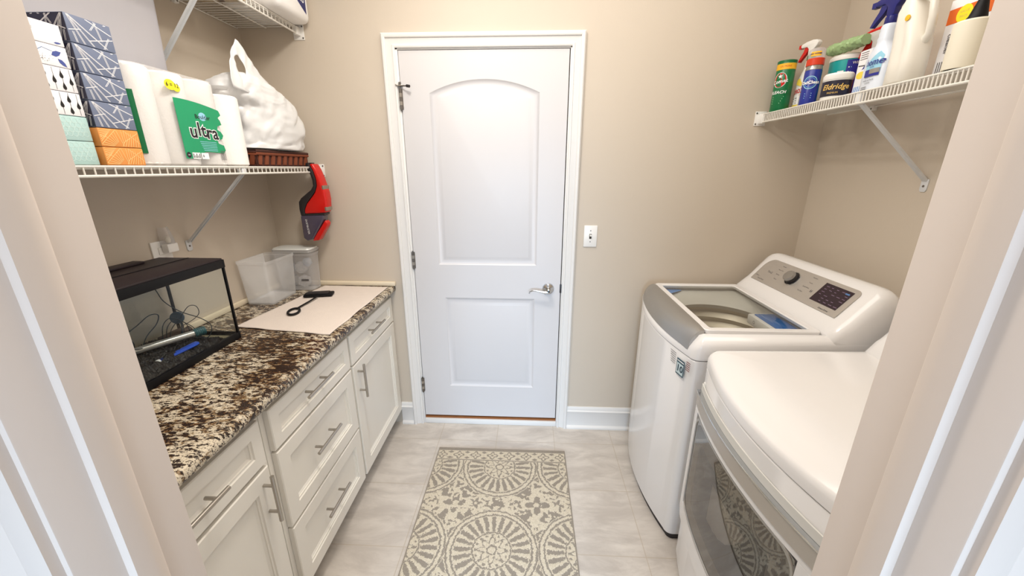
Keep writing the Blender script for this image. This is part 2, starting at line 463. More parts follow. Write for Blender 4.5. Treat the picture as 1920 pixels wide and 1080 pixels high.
# ------------------------------------------------------------------ room shell
D = 2.062; XL = -1.400; XR = 1.408; YF = 0.375; YN = 0.262
def shell():
    b = MB(); b.box((XL-0.1, -1.6, -0.1), (XR+0.1, D+0.12, 0), m_floor); struct(b.build('floor'), 'pale beige stone-look tile floor')
    b = MB(); b.box((XL-0.1, -1.6, CEIL), (XR+0.1, D+0.12, CEIL+0.1), m_ceil); struct(b.build('ceiling'), 'white ceiling')
    b = MB(); b.box((XL-0.1, YN, 0), (XL, D+0.12, CEIL), m_wall); struct(b.build('wall_left'), 'greige left wall behind the counter')
    b = MB(); b.box((XR, YN, 0), (XR+0.1, D+0.12, CEIL), m_wall); struct(b.build('wall_right'), 'greige right wall behind the laundry machines')
    # back wall with the door opening
    b = MB()
    b.box((XL, D, 0), (-0.662, D+0.12, CEIL), m_wall); b.box((0.200, D, 0), (XR, D+0.12, CEIL), m_wall)
    b.box((-0.662, D, 2.108), (0.200, D+0.12, CEIL), m_wall)
    struct(b.build('wall_back'), 'greige end wall around the white door')
    b = MB()
    b.box((XL, YN, 0), (-0.470, YF, CEIL), m_wall); b.box((0.390, YN, 0), (XR, YF, CEIL), m_wall)
    b.box((-0.470, YN, 2.07), (0.390, YF, CEIL), m_wall)
    struct(b.build('wall_front'), 'near wall with the cased opening')
shell()

def casing(x0, x1, ztop, y, w, side):
    # moulded casing around an opening; side -1 faces -y
    prof = [(0, 0), (0, 0.009), (0.006, 0.013), (0.010, 0.013), (0.013, 0.007), (0.018, 0.008), (0.032, 0.013), (0.040, 0.0145), (0.0405, 0.020), (0.047, 0.024), (w-0.006, 0.024), (w, 0.018), (w, 0)]
    b = MB()
    def pt(s, d, where, z=None):
        if where == 'L': return (x0-s, y+side*d, z)
        if where == 'R': return (x1+s, y+side*d, z)
    rings = [[(x0-s, y+side*d, 0) for s, d in prof], [(x0-s, y+side*d, ztop+s) for s, d in prof],
             [(x1+s, y+side*d, ztop+s) for s, d in prof], [(x1+s, y+side*d, 0) for s, d in prof]]
    b.loft(rings, m_trim)
    return b
def door_and_trim():
    # jamb box inside the back wall opening
    b = casing(-0.652, 0.190, 2.100, D, 0.060, -1)
    b.box((-0.662, D-0.001, 0), (-0.642, D+0.12, 2.108), m_trim, 0.001); b.box((0.184, D-0.001, 0), (0.200, D+0.12, 2.108), m_trim, 0.001)
    b.box((-0.662, D-0.001, 2.094), (0.200, D+0.12, 2.108), m_trim, 0.001)
    b.box((-0.642, D+0.038, 0.03), (-0.630, D+0.05, 2.094), m_trim); b.box((0.172, D+0.038, 0.03), (0.184, D+0.05, 2.094), m_groove); b.box((0.1795, D+0.012, 0.05), (0.1838, D+0.036, 2.092), m_groove)  # dark stop and strip on the latch side stand in for the gap's shade
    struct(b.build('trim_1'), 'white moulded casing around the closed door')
    b = MB(); b.box((-0.642, D-0.004, 0.0), (0.184, D+0.11, 0.034), m_trim, 0.003); b.box((-0.642, D+0.006, 0.034), (0.184, D+0.10, 0.046), m_wood, 0.002)
    struct(b.build('trim_2'), 'white threshold with a brown wood strip under the door')
    # door slab
    x0, x1, z0, z1 = -0.6385, 0.179, 0.060, 2.0905; yf = D+0.001; yb = D+0.036
    door = thing('door_1', 'x', 'x', (x0, yf, z0)); del door['label']; del door['category']; struct(door, 'white two-panel moulded door with arched top panel')
    b = MB()
    px0, px1 = -0.500, 0.043
    # outlines as inset families
    cx = (px0+px1)/2; zs, zc = 1.905, 1.966; half = (px1-px0)/2; hh = zc-zs; R = (half*half+hh*hh)/(2*hh); cz = zc-R
    def arch(d, n=22):
        rr = R-d; xa, xb = px0+d, px1-d
        pts = [(xa, 1.040+d), (xb, 1.040+d)]
        for i in range(n+1):
            xx = xb+(xa-xb)*i/n; pts.append((xx, cz+math.sqrt(rr*rr-(xx-cx)**2)))
        return pts
    def rect(d): return [(-0.473+d, 0.272+d), (0.037-d, 0.272+d), (0.037-d, 0.846-d), (-0.473+d, 0.846-d)]
    prof = [(0, 0), (0.004, 0.003), (0.012, 0.007), (0.016, 0.0075), (0.022, 0.0085), (0.030, 0.007), (0.042, 0.0025), (0.046, 0.0015)]
    for fam in (arch, rect):
        rings = [[(px, yf+h, pz) for px, pz in fam(d)] for d, h in prof]
        b.loft(rings, m_door, True, False, True)
    F = lambda pts: b.poly([(px, yf, pz) for px, pz in pts], m_door)
    F([(x0, z0), (px0, z0), (px0, 0.272), (px0, 0.846), (px0, 1.04), (px0, zs), (px0, z1), (x0, z1)])
    F([(px1, z0), (x1, z0), (x1, z1), (px1, z1), (px1, zs), (px1, 1.04)])
    F([(px0, z0), (px1, z0), (px1, 0.272), (0.037, 0.272), (-0.473, 0.272), (px0, 0.272)])
    F([(px0, 0.846), (-0.473, 0.846), (0.037, 0.846), (px1, 0.846), (px1, 1.04), (px0, 1.04)])
    F([(px0, 0.272), (-0.473, 0.272), (-0.473, 0.846), (px0, 0.846)]); F([(0.037, 0.272), (px1, 0.272), (px1, 0.846), (0.037, 0.846)])
    a = arch(0)[2:]
    F([(px1, z1), (px0, z1)] + a[::-1])
    # sides and back
    b.add([(x0, yf, z0), (x1, yf, z0), (x1, yf, z1), (x0, yf, z1), (x0, yb, z0), (x1, yb, z0), (x1, yb, z1), (x0, yb, z1)],
          [(0, 1, 5, 4), (1, 2, 6, 5), (2, 3, 7, 6), (3, 0, 4, 7), (4, 5, 6, 7)], m_door)
    b.build('door_slab', door, recalc=False)
    # hinges
    for i, zc_ in enumerate((1.878, 1.065, 0.278)):
        h = MB(); xk = -0.6405; yk = D-0.006
        for k in range(5): h.cyl((xk, yk, zc_-0.046+k*0.0186), (xk, yk, zc_-0.046+k*0.0186+0.0176), 0.0075, m_nickel if k % 2 else m_screw, 14)
        h.cyl((xk, yk, zc_-0.052), (xk, yk, zc_+0.052), 0.0045, m_screw, 10)
        h.box((xk, D-0.001, zc_-0.046), (xk+0.010, D+0.002, zc_+0.046), m_nickel)
        h.build('hinge', door)
        if i == 0:
            s = MB(); zt = zc_+0.062
            s.cyl((xk, yk, zt-0.006), (xk, yk, zt+0.014), 0.006, m_screw, 12)
            s.box((xk-0.012, yk-0.010, zt-0.005), (xk+0.014, yk+0.006, zt+0.001), m_nickel, 0.001)
            s.cyl((xk+0.006, yk-0.006, zt-0.003), (xk+0.046, yk-0.026, zt-0.008), 0.0032, m_screw, 10)
            s.cyl((xk+0.040, yk-0.024, zt-0.007), (xk+0.056, yk-0.030, zt-0.010), 0.0065, m_dark, 12)
            s.cyl((xk-0.004, yk-0.006, zt-0.003), (xk-0.018, yk-0.014, zt+0.002), 0.0032, m_nickel, 10)
            o = s.build('hinge_pin_door_stop', door); o['label'] = 'small bronze hinge pin door stop'
    # lever handle
    hx, hz = 0.112, 0.909
    h = MB()
    mt = Matrix.Translation((hx, yf, hz)) @ Matrix.Rotation(pi/2, 4, 'X')
    h.lathe([(0.001, -0.001), (0.033, -0.001), (0.033, 0.004), (0.030, 0.009), (0.020, 0.013), (0.012, 0.016), (0.011, 0.036), (0.013, 0.040), (0.013, 0.052), (0.009, 0.055), (0.001, 0.0555)], m_chrome, mtx=mt)
    o = h.build('rose', door); o['label'] = 'round chrome rose'
    h = MB()
    pts = [(hx, yf-0.046, hz-0.006), (hx-0.02, yf-0.047, hz-0.009), (hx-0.045, yf-0.048, hz-0.004), (hx-0.068, yf-0.048, hz+0.001), (hx-0.088, yf-0.047, hz+0.001), (hx-0.102, yf-0.046, hz-0.006), (hx-0.106, yf-0.046, hz-0.017)]
    h.tube(pts, 0, m_chrome, 12, radii=[0.010, 0.009, 0.007, 0.0055, 0.0045, 0.004, 0.0036])
    h.lathe([(0.001, 0.052), (0.006, 0.053), (0.006, 0.059), (0.001, 0.060)], m_dark, mtx=mt, seg=14)
    o = h.build('door_handle', door); o['label'] = 'curved chrome lever handle'
    h = MB(); h.box((0.176, D-0.004, 0.885), (0.186, D+0.004, 0.935), m_dark, 0.002)
    h.build('latch_plate', door)
door_and_trim()

def baseboards():
    def bb(name, x0, x1):
        b = MB()
        prof = [(0, 0), (0.024, 0), (0.024, 0.010), (0.018, 0.018), (0.013, 0.022), (0.013, 0.115), (0.016, 0.120), (0.010, 0.128), (0.010, 0.140), (0.006, 0.150), (0, 0.150)]
        b.loft([[(x0, D-d, z) for d, z in prof], [(x1, D-d, z) for d, z in prof]], m_trim)
        return b.build(name)
    struct(bb('baseboard_back', 0.250, XR)); struct(bb('baseboard_left', -0.785, -0.712))
    b = MB()
    b.box((XL, D-0.020, 0.916), (-0.752, D, 0.940), m_cream_trim, 0.004); b.box((XL, YF, 0.916), (XL+0.018, D-0.02, 0.940), m_cream_trim, 0.004)
    struct(b.build('trim_3'), 'thin cream strip along the wall above the counter')
m_cream_trim = M('cream_strip', (232, 218, 192), 0.4)
baseboards()

def near_jamb():
    xl, xr = -0.450, 0.370; zt = 2.05
    b = MB()
    # jamb boards, with door stops, and the hall-side casing
    b.box((xl-0.020, YN-0.002, 0), (xl, 0.380, zt+0.02), m_jamb, 0.0015); b.box((xr, YN-0.002, 0), (xr+0.020, 0.380, zt+0.02), m_jamb, 0.0015)
    b.box((xl, YN-0.002, zt), (xr, 0.380, zt+0.02), m_jamb)
    st = [(0, 0.300), (0.010, 0.3005), (0.0105, 0.318), (0.008, 0.330), (0.002, 0.336), (0, 0.338)]
    b.prism(st, lambda u, v, d: (xl+u, v, d), 0, zt, m_jamb); b.prism(st, lambda u, v, d: (xr-u, v, d), 0, zt, m_jamb)
    prof = [(0.006, 0), (0.006, 0.010), (0.020, 0.014), (0.030, 0.011), (0.050, 0.018), (0.060, 0.018), (0.064, 0.010), (0.064, 0)]
    for s in (-1, 1):
        x = xl if s < 0 else xr
        b.loft([[(x+s*u, YN-0.001-v, 0) for u, v in prof], [(x+s*u, YN-0.001-v, zt) for u, v in prof]], m_jamb)
    prof2 = [(0.004, 0), (0.004, 0.010), (0.05, 0.016), (0.060, 0.010), (0.060, 0)]
    for s in (-1, 1):
        x = xl-0.01 if s < 0 else xr+0.01
        b.loft([[(x+s*u, YF+v*0.3, 0) for u, v in prof2], [(x+s*u, YF+v*0.3, zt) for u, v in prof2]], m_jamb)
    struct(b.build('trim_4'), 'cream painted door frame close to the camera on both sides')
near_jamb()

# ------------------------------------------------------------------ light switch
def light_switch():
    t = thing('light_switch', 'white toggle light switch plate on the wall right of the door', 'light switch', (0.328, D, 1.207))
    b = MB(); b.box((0.293, D-0.006, 1.150), (0.363, D, 1.265), m_white, 0.003)
    for z in (1.178, 1.237): b.cyl((0.328, D-0.0065, z), (0.328, D-0.005, z), 0.003, m_screw, 10)
    b.build('wall_plate', t)
    b = MB(); b.box((0.322, D-0.007, 1.194), (0.334, D-0.004, 1.220), m_groove)
    b.box((0.324, D-0.020, 1.208), (0.332, D-0.005, 1.217), m_white, 0.0015); b.build('toggle', t)
light_switch()

# ------------------------------------------------------------------ rug
def rug():
    x0, x1, y0, y1 = -0.502, 0.222, 0.632, 1.832
    b = MB(); b.box((-0.362, -1.2, 0), (0.362, 0, 0.009), m_rug, 0.003)
    o = b.build('runner_rug'); o.location = ((x0+x1)/2, y1, 0.0); o.rotation_euler = (0, 0, 0.0)
    tag(o, 'cream and grey runner rug with round medallions on the tile floor', 'rug')
rug()

# ------------------------------------------------------------------ cabinets and counter
XF = -0.785
def front_panel(y0, y1, z0, z1, fr, name, parent):
    b = MB(); t = 0.019
    rings = [[(XF-t, y0, z0), (XF-t, y1, z0), (XF-t, y1, z1), (XF-t, y0, z1)]]
    for d, h in [(0, -0.003), (0.003, 0), (fr, 0), (fr+0.002, -0.0045), (fr+0.008, -0.0050), (fr+0.0085, -0.0085), (fr+0.016, -0.0125), (fr+0.019, -0.0125)]:
        rings.append([(XF+h, y0+d, z0+d), (XF+h, y1-d, z0+d), (XF+h, y1-d, z1-d), (XF+h, y0+d, z1-d)])
    b.loft(rings, m_cab)
    return b.build(name, parent, angle=20)
def bar_pull(p, q, parent):
    p = Vector(p); q = Vector(q); d = (q-p).normalized(); c = (p+q)/2
    b = MB(); b.cyl(p, q, 0.006, m_nickel, 14)
    for s in (-1, 1):
        e = c + d*s*(q-p).length*0.29
        b.cyl(e, (XF-0.001, e.y, e.z), 0.005, m_nickel, 12)
    return b.build('handle', parent)
def cabinet(y0, y1, fy0, fy1, label, drawers, door, hd):
    t = thing('base_cabinet', label, 'cabinet', ((XL+XF)/2, (y0+y1)/2, 0), 'white base cabinets under the counter')
    b = MB()
    b.box((XL+0.002, y0, 0.095), (XF-0.040, y1, 0.878), m_cab, 0.001)
    b.box((XF-0.040, y0, 0.095), (XF-0.020, y1, 0.878), m_cab, 0.001)
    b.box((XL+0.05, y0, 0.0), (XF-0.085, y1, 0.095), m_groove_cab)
    b.build('carcass', t)
    for z0, z1, hz in drawers:
        dr = front_panel(fy0, fy1, z0, z1, 0.040 if z1-z0 < 0.2 else 0.055, 'drawer', t)
        bar_pull((XF+0.032, hd-0.085, hz), (XF+0.032, hd+0.085, hz), dr)
    if door:
        z0, z1, hy, hz0, hz1 = door
        dr = front_panel(fy0, fy1, z0, z1, 0.058, 'door', t)
        bar_pull((XF+0.032, hy, hz0), (XF+0.032, hy, hz1), dr)
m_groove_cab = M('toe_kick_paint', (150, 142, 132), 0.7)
cabinet(1.503, 2.058, 1.513, 2.052, 'white base cabinet at the far end by the door casing, one drawer over one door', [(0.703, 0.848, 0.790)], (0.100, 0.695, 1.552, 0.520, 0.690), 1.765)
cabinet(0.947, 1.501, 0.966, 1.494, 'white base cabinet with three stacked drawers between the two cabinets with doors', [(0.703, 0.850, 0.795), (0.392, 0.694, 0.560), (0.098, 0.383, 0.262)], None, 1.208)
cabinet(0.392, 0.945, 0.402, 0.922, 'nearest white base cabinet with a drawer and door by the left door frame', [(0.703, 0.850, 0.780)], (0.098, 0.690, 0.888, 0.512, 0.680), 0.662)

def counter():
    b = MB(); ns = 60
    x1 = -0.757
    prof = []
    for k in range(7):
        a = -pi/2+pi*k/6; prof.append((x1-0.012+0.012*math.cos(a), 0.897+0.0175*math.sin(a)))
    prof = [(XL+0.001, 0.8795)] + prof + [(XL+0.001, 0.9145)]
    rings = []
    for i in range(ns+1):
        y = YF+0.006+(D-0.001-YF-0.006)*i/ns
        w = 0.0022*noise.noise(Vector((0, y*17, 0)))
        rings.append([(px+(w if px > -1 else 0), y, pz) for px, pz in prof])
    b.loft(rings, m_granite)
    tag(b.build('countertop'), 'brown and cream speckled granite countertop on the white cabinets', 'countertop')
counter()

# ------------------------------------------------------------------ wire shelves
def wire_shelf(label, side, z, pitch, lip, strut_y, y0=YF+0.006, clips=(0.8, 1.7), xfront=1.100, foot_dz=0.29):
    W = XL if side < 0 else XR
    xf = side*xfront; s = -side     # s points from wall into the room
    y1 = D-0.030
    t = thing('wire_shelf', label, 'shelf', (W, (y0+y1)/2, z), 'white wire shelves on the side walls')
    r = 0.0021
    b = MB()
    xw = W+s*0.012
    for x in (xw, W+s*0.15, xf-s*0.004): b.cyl((x, y0, z-0.007), (x, y1, z-0.007), 0.0030, m_wire, 8)
    n = int((y1-y0)/pitch)
    for i in range(n+1):
        y = y0+0.002+i*pitch
        b.tube([(xw, y, z-0.0025), (xf-s*0.003, y, z-0.0025), (xf, y, z-0.007)], r, m_wire, 6)
    b.build('wire_deck', t)
    b = MB()
    b.cyl((xf, y0, z-0.003), (xf, y1, z-0.003), 0.0032, m_wire, 8); b.cyl((xf, y0, z-lip), (xf, y1, z-lip), 0.0038, m_wire, 8)
    for i in range(n+1):
        y = y0+0.002+i*pitch
        b.cyl((xf, y, z-0.003), (xf, y, z-lip), r, m_wire, 6)
    b.build('front_lip', t)
    for sy in strut_y:
        b = MB()
        foot = Vector((W+s*0.006, sy, z-foot_dz)); top = Vector((xf-s*0.010, sy, z-lip+0.002))
        d = (top-foot).normalized(); up = Vector((0, 1, 0)); nrm = d.cross(up).normalized()
        rings = []
        for p in (foot, top):
            rings.append([p+up*0.0085+nrm*0.001, p+up*0.0085-nrm*0.006, p+up*0.0065-nrm*0.006, p+up*0.0065-nrm*0.001, p-up*0.0065-nrm*0.001, p-up*0.0065-nrm*0.006, p-up*0.0085-nrm*0.006, p-up*0.0085+nrm*0.001])
        b.loft(rings, m_bracket)
        b.prism([(-0.013, 0.006), (0.013, 0.006), (0.013, -0.030), (0.008, -0.038), (-0.008, -0.038), (-0.013, -0.030)], lambda u, v, dd: (W+s*dd, sy+u, z-foot_dz+v), 0.0, 0.004, m_bracket, 0.001)
        b.cyl((W+s*0.0035, sy, z-foot_dz-0.018), (W+s*0.0055, sy, z-foot_dz-0.018), 0.004, m_screw, 10)
        b.box((min(xf, xf-s*0.02), sy-0.012, z-lip-0.004), (max(xf, xf-s*0.02), sy+0.012, z-0.004), m_bracket, 0.001)
        b.build('support_bracket', t)
    for cy in clips:
        b = MB(); b.box((min(W, W+s*0.018), cy-0.010, z-0.022), (max(W, W+s*0.018), cy+0.010, z+0.004), m_white, 0.003)
        b.cyl((W+s*0.017, cy, z-0.015), (W+s*0.019, cy, z-0.015), 0.003, m_screw, 8)
        b.build('wall_clip', t)
    b = MB(); xa, xb = sorted((xf-s*0.028, xf+s*0.024))
    b.box((xa, D-0.004, z-0.052), (xb, D, z+0.012), m_white, 0.0015)
    b.box((min(xf-s*0.012, xf+s*0.008), D-0.034, z-lip-0.006), (max(xf-s*0.012, xf+s*0.008), D-0.003, z-0.001), m_white, 0.003)
    for dz in (-0.044, 0.004): b.cyl((xf+s*0.018, D-0.006, z+dz), (xf+s*0.018, D-0.003, z+dz), 0.0035, m_screw, 10)
    b.build('end_bracket', t)
    return t
ZL = 1.5605; ZU = 2.190; ZR = 1.803
wire_shelf('white wire shelf on the left wall holding tissue boxes and paper towels', -1, ZL, 0.0254, 0.0265, (1.500,), xfront=1.100, foot_dz=0.295)
wire_shelf('upper white wire shelf on the left wall near the ceiling, seen from below', -1, ZU, 0.0254, 0.030, (1.505,), xfront=1.108, foot_dz=0.34)
wire_shelf('white wire shelf on the right wall holding cleaning bottles', 1, ZR, 0.0128, 0.038, (1.480,), xfront=1.103, foot_dz=0.29, clips=(1.25, 1.78))

# ------------------------------------------------------------------ tissue boxes on the left shelf
def pattern_teal(b, y0, y1, z0, z1, x):
    lw = M_lines['teal']; F = fx(x)
    r = 0.0056; k = 0
    yy = y0+0.003
    row = 0
    z = z0+0.004
    while z < z1-0.002:
        y = y0+0.005+(row % 2)*0.006
        while y < y1-0.004:
            if z+r < z1-0.0005 and z-r > z0+0.0005 and y-r > y0 and y+r < y1: b.annulus((y, z), r-0.0004, r+0.0004, F, lw, 12)
            y += 0.0118
        z += 0.0104; row += 1
def pattern_drop(b, y0, y1, z0, z1, x):
    F = fx(x); k = M_lines['drop']
    n = 6; w = (y1-y0)/n
    for i in range(n):
        yc = y0+w*(i+0.5); off = (i % 2)*0.5
        b.line((yc, z0+0.001), (yc+0.001, z1-0.001), 0.0007, F, k)
        for j in range(-1, 3):
            zc = z0+(j+0.35+off)*(z1-z0)/2.0
            pts = [(0, 0.0105), (0.0022, 0.005), (0.0040, 0), (0.0036, -0.004), (0, -0.0065), (-0.0036, -0.004), (-0.0040, 0), (-0.0022, 0.005)]
            if zc-0.007 > z0 and zc+0.011 < z1: b.patch([(yc+u, zc+v) for u, v in pts], F, k)
def leaf(b, c, L, w, a, F, m):
    pts = [(-L/2, 0), (-L/5, w/2), (L/6, w/2.2), (L/2, 0), (L/6, -w/2.2), (-L/5, -w/2)]
    b.patch([(c[0]+u*math.cos(a)-v*math.sin(a), c[1]+u*math.sin(a)+v*math.cos(a)) for u, v in pts], F, m)
def pattern_leaf(b, y0, y1, z0, z1, x, plain=False):
    F = fx(x); m = M_lines['leaf']; h = z1-z0
    if plain:
        rnd = random.Random(9)
        for i in range(46):
            cy, cz = y0+0.034+rnd.gauss(0, 0.011), z0+h*0.55+rnd.gauss(0, 0.007)
            if y0+0.002 < cy < y1-0.002 and z0+0.002 < cz < z1-0.002: b.line((cy, cz), (cy+0.0018, cz-0.0007), 0.0006, F, m_ink)
        leaf(b, (y0+0.092, z0+h*0.10), 0.016, 0.004, 0.1, F, m)
        return
    b.line((y0+0.030, z0+0.001), (y0+0.040, z0+h*0.55), 0.0011, F, M_lines['stem']); b.line((y0+0.040, z0+h*0.55), (y0+0.056, z0+h*0.80), 0.0011, F, M_lines['stem'])
    b.line((y0+0.056, z0+h*0.8), (y0+0.075, z0+h*0.70), 0.0010, F, M_lines['stem'])
    leaf(b, (y0+0.016, z0+h*0.62), 0.020, 0.008, -0.1, F, m); leaf(b, (y0+0.082, z0+h*0.62), 0.024, 0.011, 0.45, F, m); leaf(b, (y0+0.090, z0+h*0.20), 0.022, 0.009, -0.8, F, m)
    rnd = random.Random(3)
    for i in range(40):
        cy, cz = y0+0.052+rnd.gauss(0, 0.010), z0+h*0.30+rnd.gauss(0, 0.006)
        if y0+0.002 < cy < y1-0.002 and z0+0.002 < cz < z1-0.002: b.line((cy, cz), (cy+0.0018, cz+0.0007), 0.0005, F, m_ink)
def clipseg(p, q, y0, y1, z0, z1):
    t0, t1 = 0.0, 1.0; dx, dz = q[0]-p[0], q[1]-p[1]
    for a, bb in ((-dx, p[0]-y0), (dx, y1-p[0]), (-dz, p[1]-z0), (dz, z1-p[1])):
        if abs(a) < 1e-9:
            if bb < 0: return None
        else:
            t = bb/a
            if a < 0: t0 = max(t0, t)
            else: t1 = min(t1, t)
    if t0 >= t1: return None
    return (p[0]+dx*t0, p[1]+dz*t0), (p[0]+dx*t1, p[1]+dz*t1)
def pattern_sticks(b, u0, u1, v0, v1, F, m, flip=False):
    W, H = u1-u0, v1-v0
    segs = [((0.05, 1.0), (0.30, 0.0)), ((0.05, 1.0), (0.80, 0.05)), ((0.05, 1.0), (0.55, -0.1)), ((0.0, 0.42), (0.28, 0.55)), ((0.45, 0.98), (0.98, 0.62)), ((0.62, 1.05), (0.72, 0.30)),
            ((0.42, 0.20), (1.02, 0.48)), ((0.72, 0.0), (0.90, 0.50)), ((0.14, 0.0), (0.10, 0.40)), ((0.85, 0.95), (0.98, 1.05)), ((0.50, 0.62), (0.66, 0.95))]
    for p, q in segs:
        for off in (-0.0014, 0.0014):
            if flip: p2, q2 = (1-p[0], p[1]), (1-q[0], q[1])
            else: p2, q2 = p, q
            P = (u0+p2[0]*W+off, v0+p2[1]*H); Q = (u0+q2[0]*W+off, v0+q2[1]*H)
            c = clipseg(P, Q, u0+0.001, u1-0.001, v0+0.001, v1-0.001)
            if c: b.line(c[0], c[1], 0.0012, F, m)
def pattern_orange(b, y0, y1, z0, z1, x):
    F = fx(x); m = M_lines['orange']; W, H = y1-y0, z1-z0
    def seg(p, q, w=0.0011):
        c = clipseg((y0+p[0]*W, z0+p[1]*H), (y0+q[0]*W, z0+q[1]*H), y0+0.001, y1-0.001, z0+0.001, z1-0.001)
        if c: b.line(c[0], c[1], w, F, m)
    seg((0.0, 0.1), (0.42, 1.0)); seg((0.42, 1.0), (0.55, 0.0)); seg((0.55, 0.25), (1.0, 0.9)); seg((0.6, 1.0), (1.0, 0.2)); seg((0.0, 0.6), (0.2, 0.5))
    for i in range(7):
        t = i/7; seg((0.42*t, 0.1+0.9*t), (0.30+0.25*t*0.6, 0.02+0.3*t)); seg((0.55+0.4*t, 0.25+0.6*t), (0.55+0.42*t, 1.0-0.05*i)); seg((0.5+0.5*t, 0.0), (0.62+0.4*t, 0.42+0.3*t))
        seg((0.0, 0.25+0.12*i), (0.16+0.03*i, 0.62+0.07*i))
M_lines = {'teal': M('white_ring_print', (214, 238, 234), 0.5), 'drop': M('black_drop_print', (24, 22, 22), 0.5), 'leaf': M('blue_leaf_print', (70, 84, 150), 0.5), 'stem': M('blue_stem_print', (84, 116, 160), 0.5),
           'stick': M('white_stick_print', (226, 226, 230), 0.5), 'orange': M('pale_leaf_print', (246, 208, 140), 0.5)}
m_bteal = M('teal_carton', (176, 208, 205), 0.5); m_bwhite = M('white_carton', (238, 236, 238), 0.5); m_bgrey = M('slate_carton', (108, 118, 142), 0.45); m_bnavy = M('navy_carton', (34, 34, 62), 0.45)
m_borange = M('orange_carton', (226, 148, 74), 0.5); m_boranged = M('deep_orange_carton', (205, 112, 36), 0.5)
def tissue_box(kind, y0, y1, z0, z1, xf, label, depth=0.140):
    b = MB(); g = 0.0006
    side = {'teal': m_bteal, 'drop': m_bwhite, 'leaf': m_bwhite, 'plain': m_bwhite, 'stick': m_bgrey, 'orange': m_borange}[kind]
    b.box((xf-depth, y0+0.0005, z0+g), (xf, y1-0.0005, z1-g), side, 0.0012)
    x = xf+0.0004; Y0, Y1, Z0, Z1 = y0+0.0015, y1-0.0015, z0+0.0015, z1-0.0015
    if kind == 'teal': pattern_teal(b, Y0, Y1, Z0, Z1, x)
    elif kind == 'drop': pattern_drop(b, Y0, Y1, Z0, Z1, x)
    elif kind in ('leaf', 'plain'): pattern_leaf(b, Y0, Y1, Z0, Z1, x, kind == 'plain')
    elif kind == 'stick':
        pattern_sticks(b, Y0, Y1, Z0, Z1, fx(x), M_lines['stick'])
        F = fy(y0+0.0001)
        b.patch([(xf-depth+0.002, z0+0.002), (xf-0.0008, z0+0.002), (xf-0.0008, z1-0.002), (xf-depth+0.002, z1-0.002)], F, m_bnavy)
        F2 = fy(y0-0.0003)
        for k in range(2): pattern_sticks(b, xf-depth+0.002+k*0.069, xf-depth+0.071+k*0.067, z0+0.002, z1-0.002, F2, M_lines['stick'], flip=bool(k))
    elif kind == 'orange': pattern_orange(b, Y0, Y1, Z0, Z1, x)
    o = b.build('tissue_box', recalc=False)
    # the origin at the base of the box
    off = Vector((xf-depth/2, (y0+y1)/2, z0))
    for v in o.data.vertices: v.co -= off
    o.location = off
    tag(o, label, 'tissue box', 'patterned tissue boxes stacked on the left shelf')
    return o
def dup_box(o, dz, label):
    c = copy_tree(o); c.location.z += dz; c['label'] = label
zb = ZL+0.0006
t1 = tissue_box('teal', 0.892, 1.000, zb, zb+0.057, -1.116, 'teal tissue box with white rings at the bottom of the stack nearest the door frame')
dup_box(t1, 0.0573, 'upper teal tissue box with white rings, directly under the black drop boxes')
t2 = tissue_box('drop', 0.892, 1.000, zb+0.1146, zb+0.1146+0.053, -1.116, 'lower white tissue box with black drops, resting on the teal boxes')
dup_box(t2, 0.0533, 'upper white tissue box with black drops, under the blue leaf box')
t3 = tissue_box('leaf', 0.892, 1.000, zb+0.2212, zb+0.2212+0.046, -1.116, 'white tissue box with blue leaves, resting on the black drop boxes')
t3b = tissue_box('plain', 0.892, 1.000, zb+0.2675, zb+0.2675+0.046, -1.116, 'nearly plain white tissue box with grey specks, topmost in the near stack')
t4 = tissue_box('orange', 1.006, 1.113, zb, zb+0.046, -1.104, 'orange leaf-patterned tissue box resting directly on the left shelf')
dup_box(t4, 0.0463, 'upper orange leaf-patterned tissue box under the slate grey boxes')
t5 = tissue_box('stick', 1.006, 1.113, zb+0.0926, zb+0.0926+0.063, -1.104, 'slate grey tissue box with white lines resting on the orange boxes')
dup_box(t5, 0.0633, 'slate grey tissue box with white lines, second from the bottom of its column')
dup_box(t5, 0.1266, 'slate grey tissue box with white lines, second from the top of its column')
dup_box(t5, 0.1899, 'slate grey tissue box with white lines, topmost in its column')

